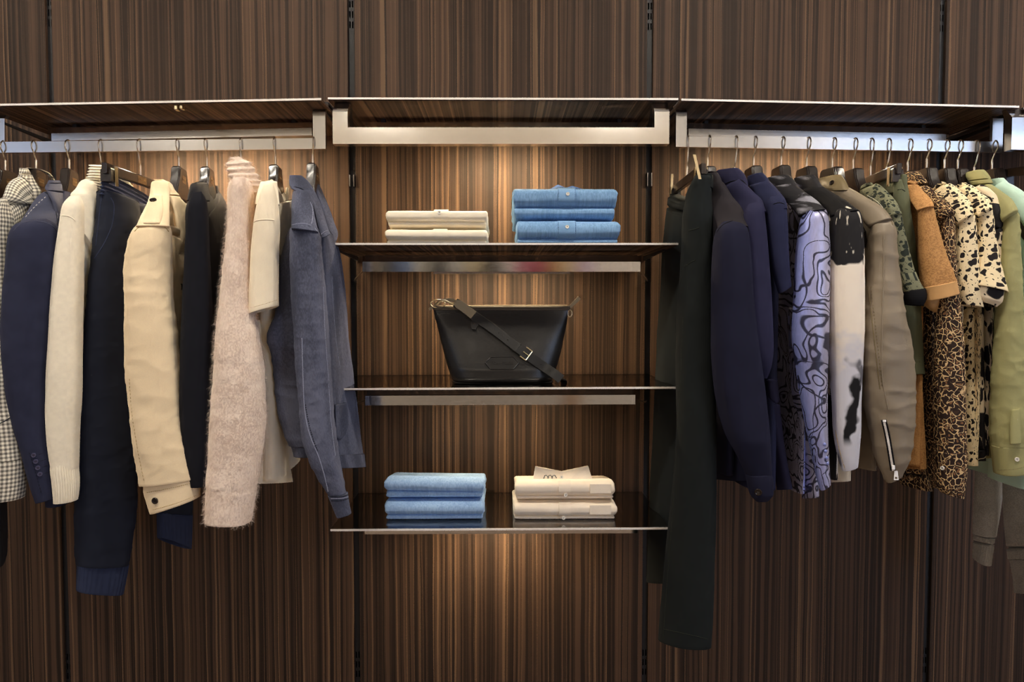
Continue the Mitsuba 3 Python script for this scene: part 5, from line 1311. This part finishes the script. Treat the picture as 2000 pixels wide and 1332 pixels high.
put(top, 'zip_edge', 'bag_tape', g, label='taupe zip tape along the top')
obj('zip', tube([P(852, 598, BD - .002), P(980, 597, BD - .002), P(1108, 597, BD - .002)], .0024, 8), 'bag_edge', g, smooth=True)
def on_bag(px, py, lift=.0012):
    return bg.at(px, py, lift)
seam_p, seam_n = bg.line([(849, 614), (870, 611), (900, 612)], .0006)
obj('edge_seam', tube(seam_p, .0012, 6), 'bag_leather', g, smooth=True)
obj('side_tab', ribbon(smooth_path([P(1110, 602, BD), P(1119, 594, BD - .004), P(1132, 581, BD - .008)], 12), np.tile([.2, -1, .2], (12, 1)), np.linspace(.010, .013, 12), .003), 'bag_edge', g, label='leather zip end tab')
obj('ring', tube([P(1113 + 4 * math.cos(t), 612 + 7 * math.sin(t), BD - .004) for t in np.linspace(0, 2 * math.pi, 20)], .0016, 6), 'hook_metal', g, smooth=True)
obj('ring', tube([P(855 + 14 * math.cos(t), 593 + 8 * math.sin(t), BD - .006) for t in np.linspace(0, 2 * math.pi, 24)], .0018, 6), 'gold', g, smooth=True, label='gold ring at the strap end')
obj('clasp', tube(smooth_path([P(852, 596, BD - .01), P(866, 587, BD - .014), P(880, 592, BD - .018), P(893, 597, BD - .02)], 16), .0032, 8), 'gold', g, smooth=True, label='gold clasp')
obj('side_tab', ribbon(smooth_path([P(838, 604, BD), P(846, 600, BD - .002), P(860, 588, BD - .006), P(876, 585, BD - .01), P(892, 590, BD - .014)], 16), np.tile([0, -1, .3], (16, 1)), .009, .0025), 'bag_edge', g)
# strap across the front
spx = [(889, 591, 0), (904, 600, .0), (925, 616, .0), (960, 640, .0), (1000, 671, 0), (1035, 697, 0), (1062, 716, 0)]
pts, nrm = [], []
for a, b, _ in spx:
    q, n = on_bag(a, max(b, 606), .010)
    y = q[1] if b >= 606 else bg.at(a, 606, .010)[0][1] - .002
    pts.append(P(a, b, y)); nrm.append(n)
pts += [P(1084, 731, 2.118), P(1096, 741, 2.115)]
nrm += [np.array([.15, -1, .1]), np.array([.15, -1, .3])]
sp = smooth_path(pts, 60)
nn = smooth_path(nrm, 60)
st = obj('strap', ribbon(sp, nn, .029, .0034), 'strap_leather', g, smooth=40, label='flat shoulder strap')
obj('strap_end', ribbon(smooth_path([P(1090, 736, 2.12), P(1100, 739, 2.17), P(1102, 744, 2.22), P(1095, 748, 2.28)], 20), np.tile([.6, -.4, 1], (20, 1)), .024, .0034), 'strap_leather', g, smooth=40)
obj('strap_tip', ribbon(sp[:11] + nn[:11] * .003, nn[:11], np.r_[.016, .024, np.full(9, .028)], .003), 'bag_edge', g, smooth=40, label='paler folded strap end')
def on_strap(t):
    i = int(t * 59); return sp[i], nn[i] / np.linalg.norm(nn[i]), (sp[min(i + 1, 59)] - sp[max(i - 1, 0)])
for t in (.13, .58):
    q, n, d = on_strap(t); d = d / np.linalg.norm(d)
    obj('keeper', ribbon(np.array([q - d * .005, q, q + d * .005]) + n * .002, np.tile(n, (3, 1)), .0325, .0042), 'bag_leather', st, smooth=False)
q, n, d = on_strap(.665); d = d / np.linalg.norm(d); w = np.cross(d, n); w /= np.linalg.norm(w)
cs = [q + n * .0042 + d * a + w * b for a, b in ((-.011, -.017), (.011, -.017), (.011, .017), (-.011, .017))]
obj('buckle', cat(*[tube([cs[i], cs[(i + 1) % 4]], .0019, 8) for i in (0, 1, 2)], tube([q + n * .0048 - d * .011, q + n * .0056 + d * .011], .0014, 8)), 'gold', st, smooth=30, label='square gold buckle')
for t in (.42, .50, .80, .9):
    q, n, d = on_strap(t)
    obj('punched_hole', place(lathe([(0, .0), (.0018, .0), (.0018, .0006), (0, .0006)], 10), q + n * .0016, n), 'slot_dark', st, smooth=False)
# hanging fob under the strap
q, n = on_bag(927, 632, .003)
obj('fob', place(trimesh.creation.extrude_polygon(Polygon([(-.006, .016), (.006, .016), (.012, -.004), (.004, -.022), (-.008, -.02), (-.012, -.004)]), .005, engine='earcut'), q, n), 'bag_leather', g, smooth=20, label='small leather fob')
# embossed plaque
def on_face(pix, lift):
    return np.array([bg.at(a, b, lift)[0] for a, b in pix])
hexp = [(948, 709), (958, 698), (1003, 698), (1013, 709), (1003, 721), (958, 721)]
pq = on_face(hexp, .0004)
c0, nrm0 = bg.at(980, 709.5, .0)
obj('plaque', hexa(np.concatenate([pq, pq + nrm0 * .0022])), 'bag_leather', g, smooth=False, label='raised hexagonal plaque')
kpl = 'handbag__plaque'
r = np.array([bg.at(a, b, .0026)[0] for a, b in hexp])
loop = np.concatenate([r, r[:1]])
obj('rim', cat(*[tube([loop[i], loop[i + 1]], .0019, 6) for i in range(6)]), 'bag_leather', kpl, smooth=True)
tx = meshkit.text_mesh('TOM FORD', .0085, .0022, bold=True)
sc = 46 / F * 2.14 / (tx.bounds[1][0] - tx.bounds[0][0])
tx.vertices[:, 0] *= sc
tx.apply_translation((-tx.bounds.mean(0)[0], -.0042, 0))
obj('lettering', place(tx, c0 + nrm0 * .0024, nrm0), 'bag_leather', kpl, smooth=False)

# ================================================================ the other side of the shop, seen only in the chrome bars
OPP = [(-1.42, 'brown', lin(96, 70, 58)), (-1.20, 'black', lin(32, 34, 40)), (-1.02, 'blue', lin(96, 132, 190)), (-.86, 'ivory', lin(230, 224, 208)), (-.66, 'midnight', lin(36, 40, 52)), (-.46, 'pale grey', lin(204, 204, 204)), (-.28, 'sand', lin(214, 198, 160)), (-.10, 'charcoal', lin(48, 48, 54)),
       (.08, 'white', lin(236, 234, 230)), (.24, 'dusty pink', lin(206, 130, 150)), (.40, 'rose', lin(190, 96, 116)), (.56, 'tan', lin(196, 160, 110)), (.72, 'cream', lin(236, 222, 190)), (.88, 'lilac', lin(190, 170, 200))]
k = thing('clothes_rack', 'rack on the opposite wall, seen only mirrored in the chrome lamp bars', 'clothes rack')
obj('bar', box(-1.7, 1.1, -3.27, -3.25, 2.30, 2.33), 'satin_steel', k)
for x in (-1.7, 1.08):
    obj('post', box(x, x + .02, -3.59, -3.25, 2.30, 2.33), 'satin_steel', k)
for i, (x, nm, c) in enumerate(OPP):
    plain(f'mirror_cloth_{i}', c)
    rows = [(x - .03, 2.26, x + .03), (x - .05, 2.20, x + .05), (x - .065, 2.05, x + .065), (x - .07, 1.6, x + .07), (x - .08, 1.25, x + .08)]
    n, U = 24, 28
    zz = np.linspace(0, 1, n)
    th = np.linspace(0, 2 * np.pi, U, endpoint=False)
    hw = np.interp(zz, [0, .06, .2, .65, 1], [.02, .05, .065, .07, .08])
    dy = np.interp(zz, [0, .06, .2, 1], [.05, .16, .22, .23])
    g = np.stack([x + hw[:, None] * np.cos(th)[None] * (1 + .12 * np.sin(5 * th + i)[None]), -3.27 + dy[:, None] * np.sin(th)[None], np.repeat((2.27 - 1.0 * zz)[:, None], U, 1)], -1)
    lf = Loft(g, np.full(n, .5), zz)
    kk = thing('hanging_garment', f'{nm} garment on the opposite rack, seen only in the chrome lamp bars', 'clothes', 'clothes on the opposite rack')
    put(lf, 'body', f'mirror_cloth_{i}', kk)
k = thing('display_table', 'wooden display table across the shop, seen only in the chrome lamp bars', 'table')
mat('table_wood', lin(176, 126, 74), .45, .4)
obj('top', box(.55, 1.9, -2.6, -1.7, .86, .90, .006), 'table_wood', k)
for x in (.62, 1.78):
    for y in (-2.54, -1.81):
        obj('leg', box(x, x + .05, y, y + .05, 0, .86, .004), 'table_wood', k)
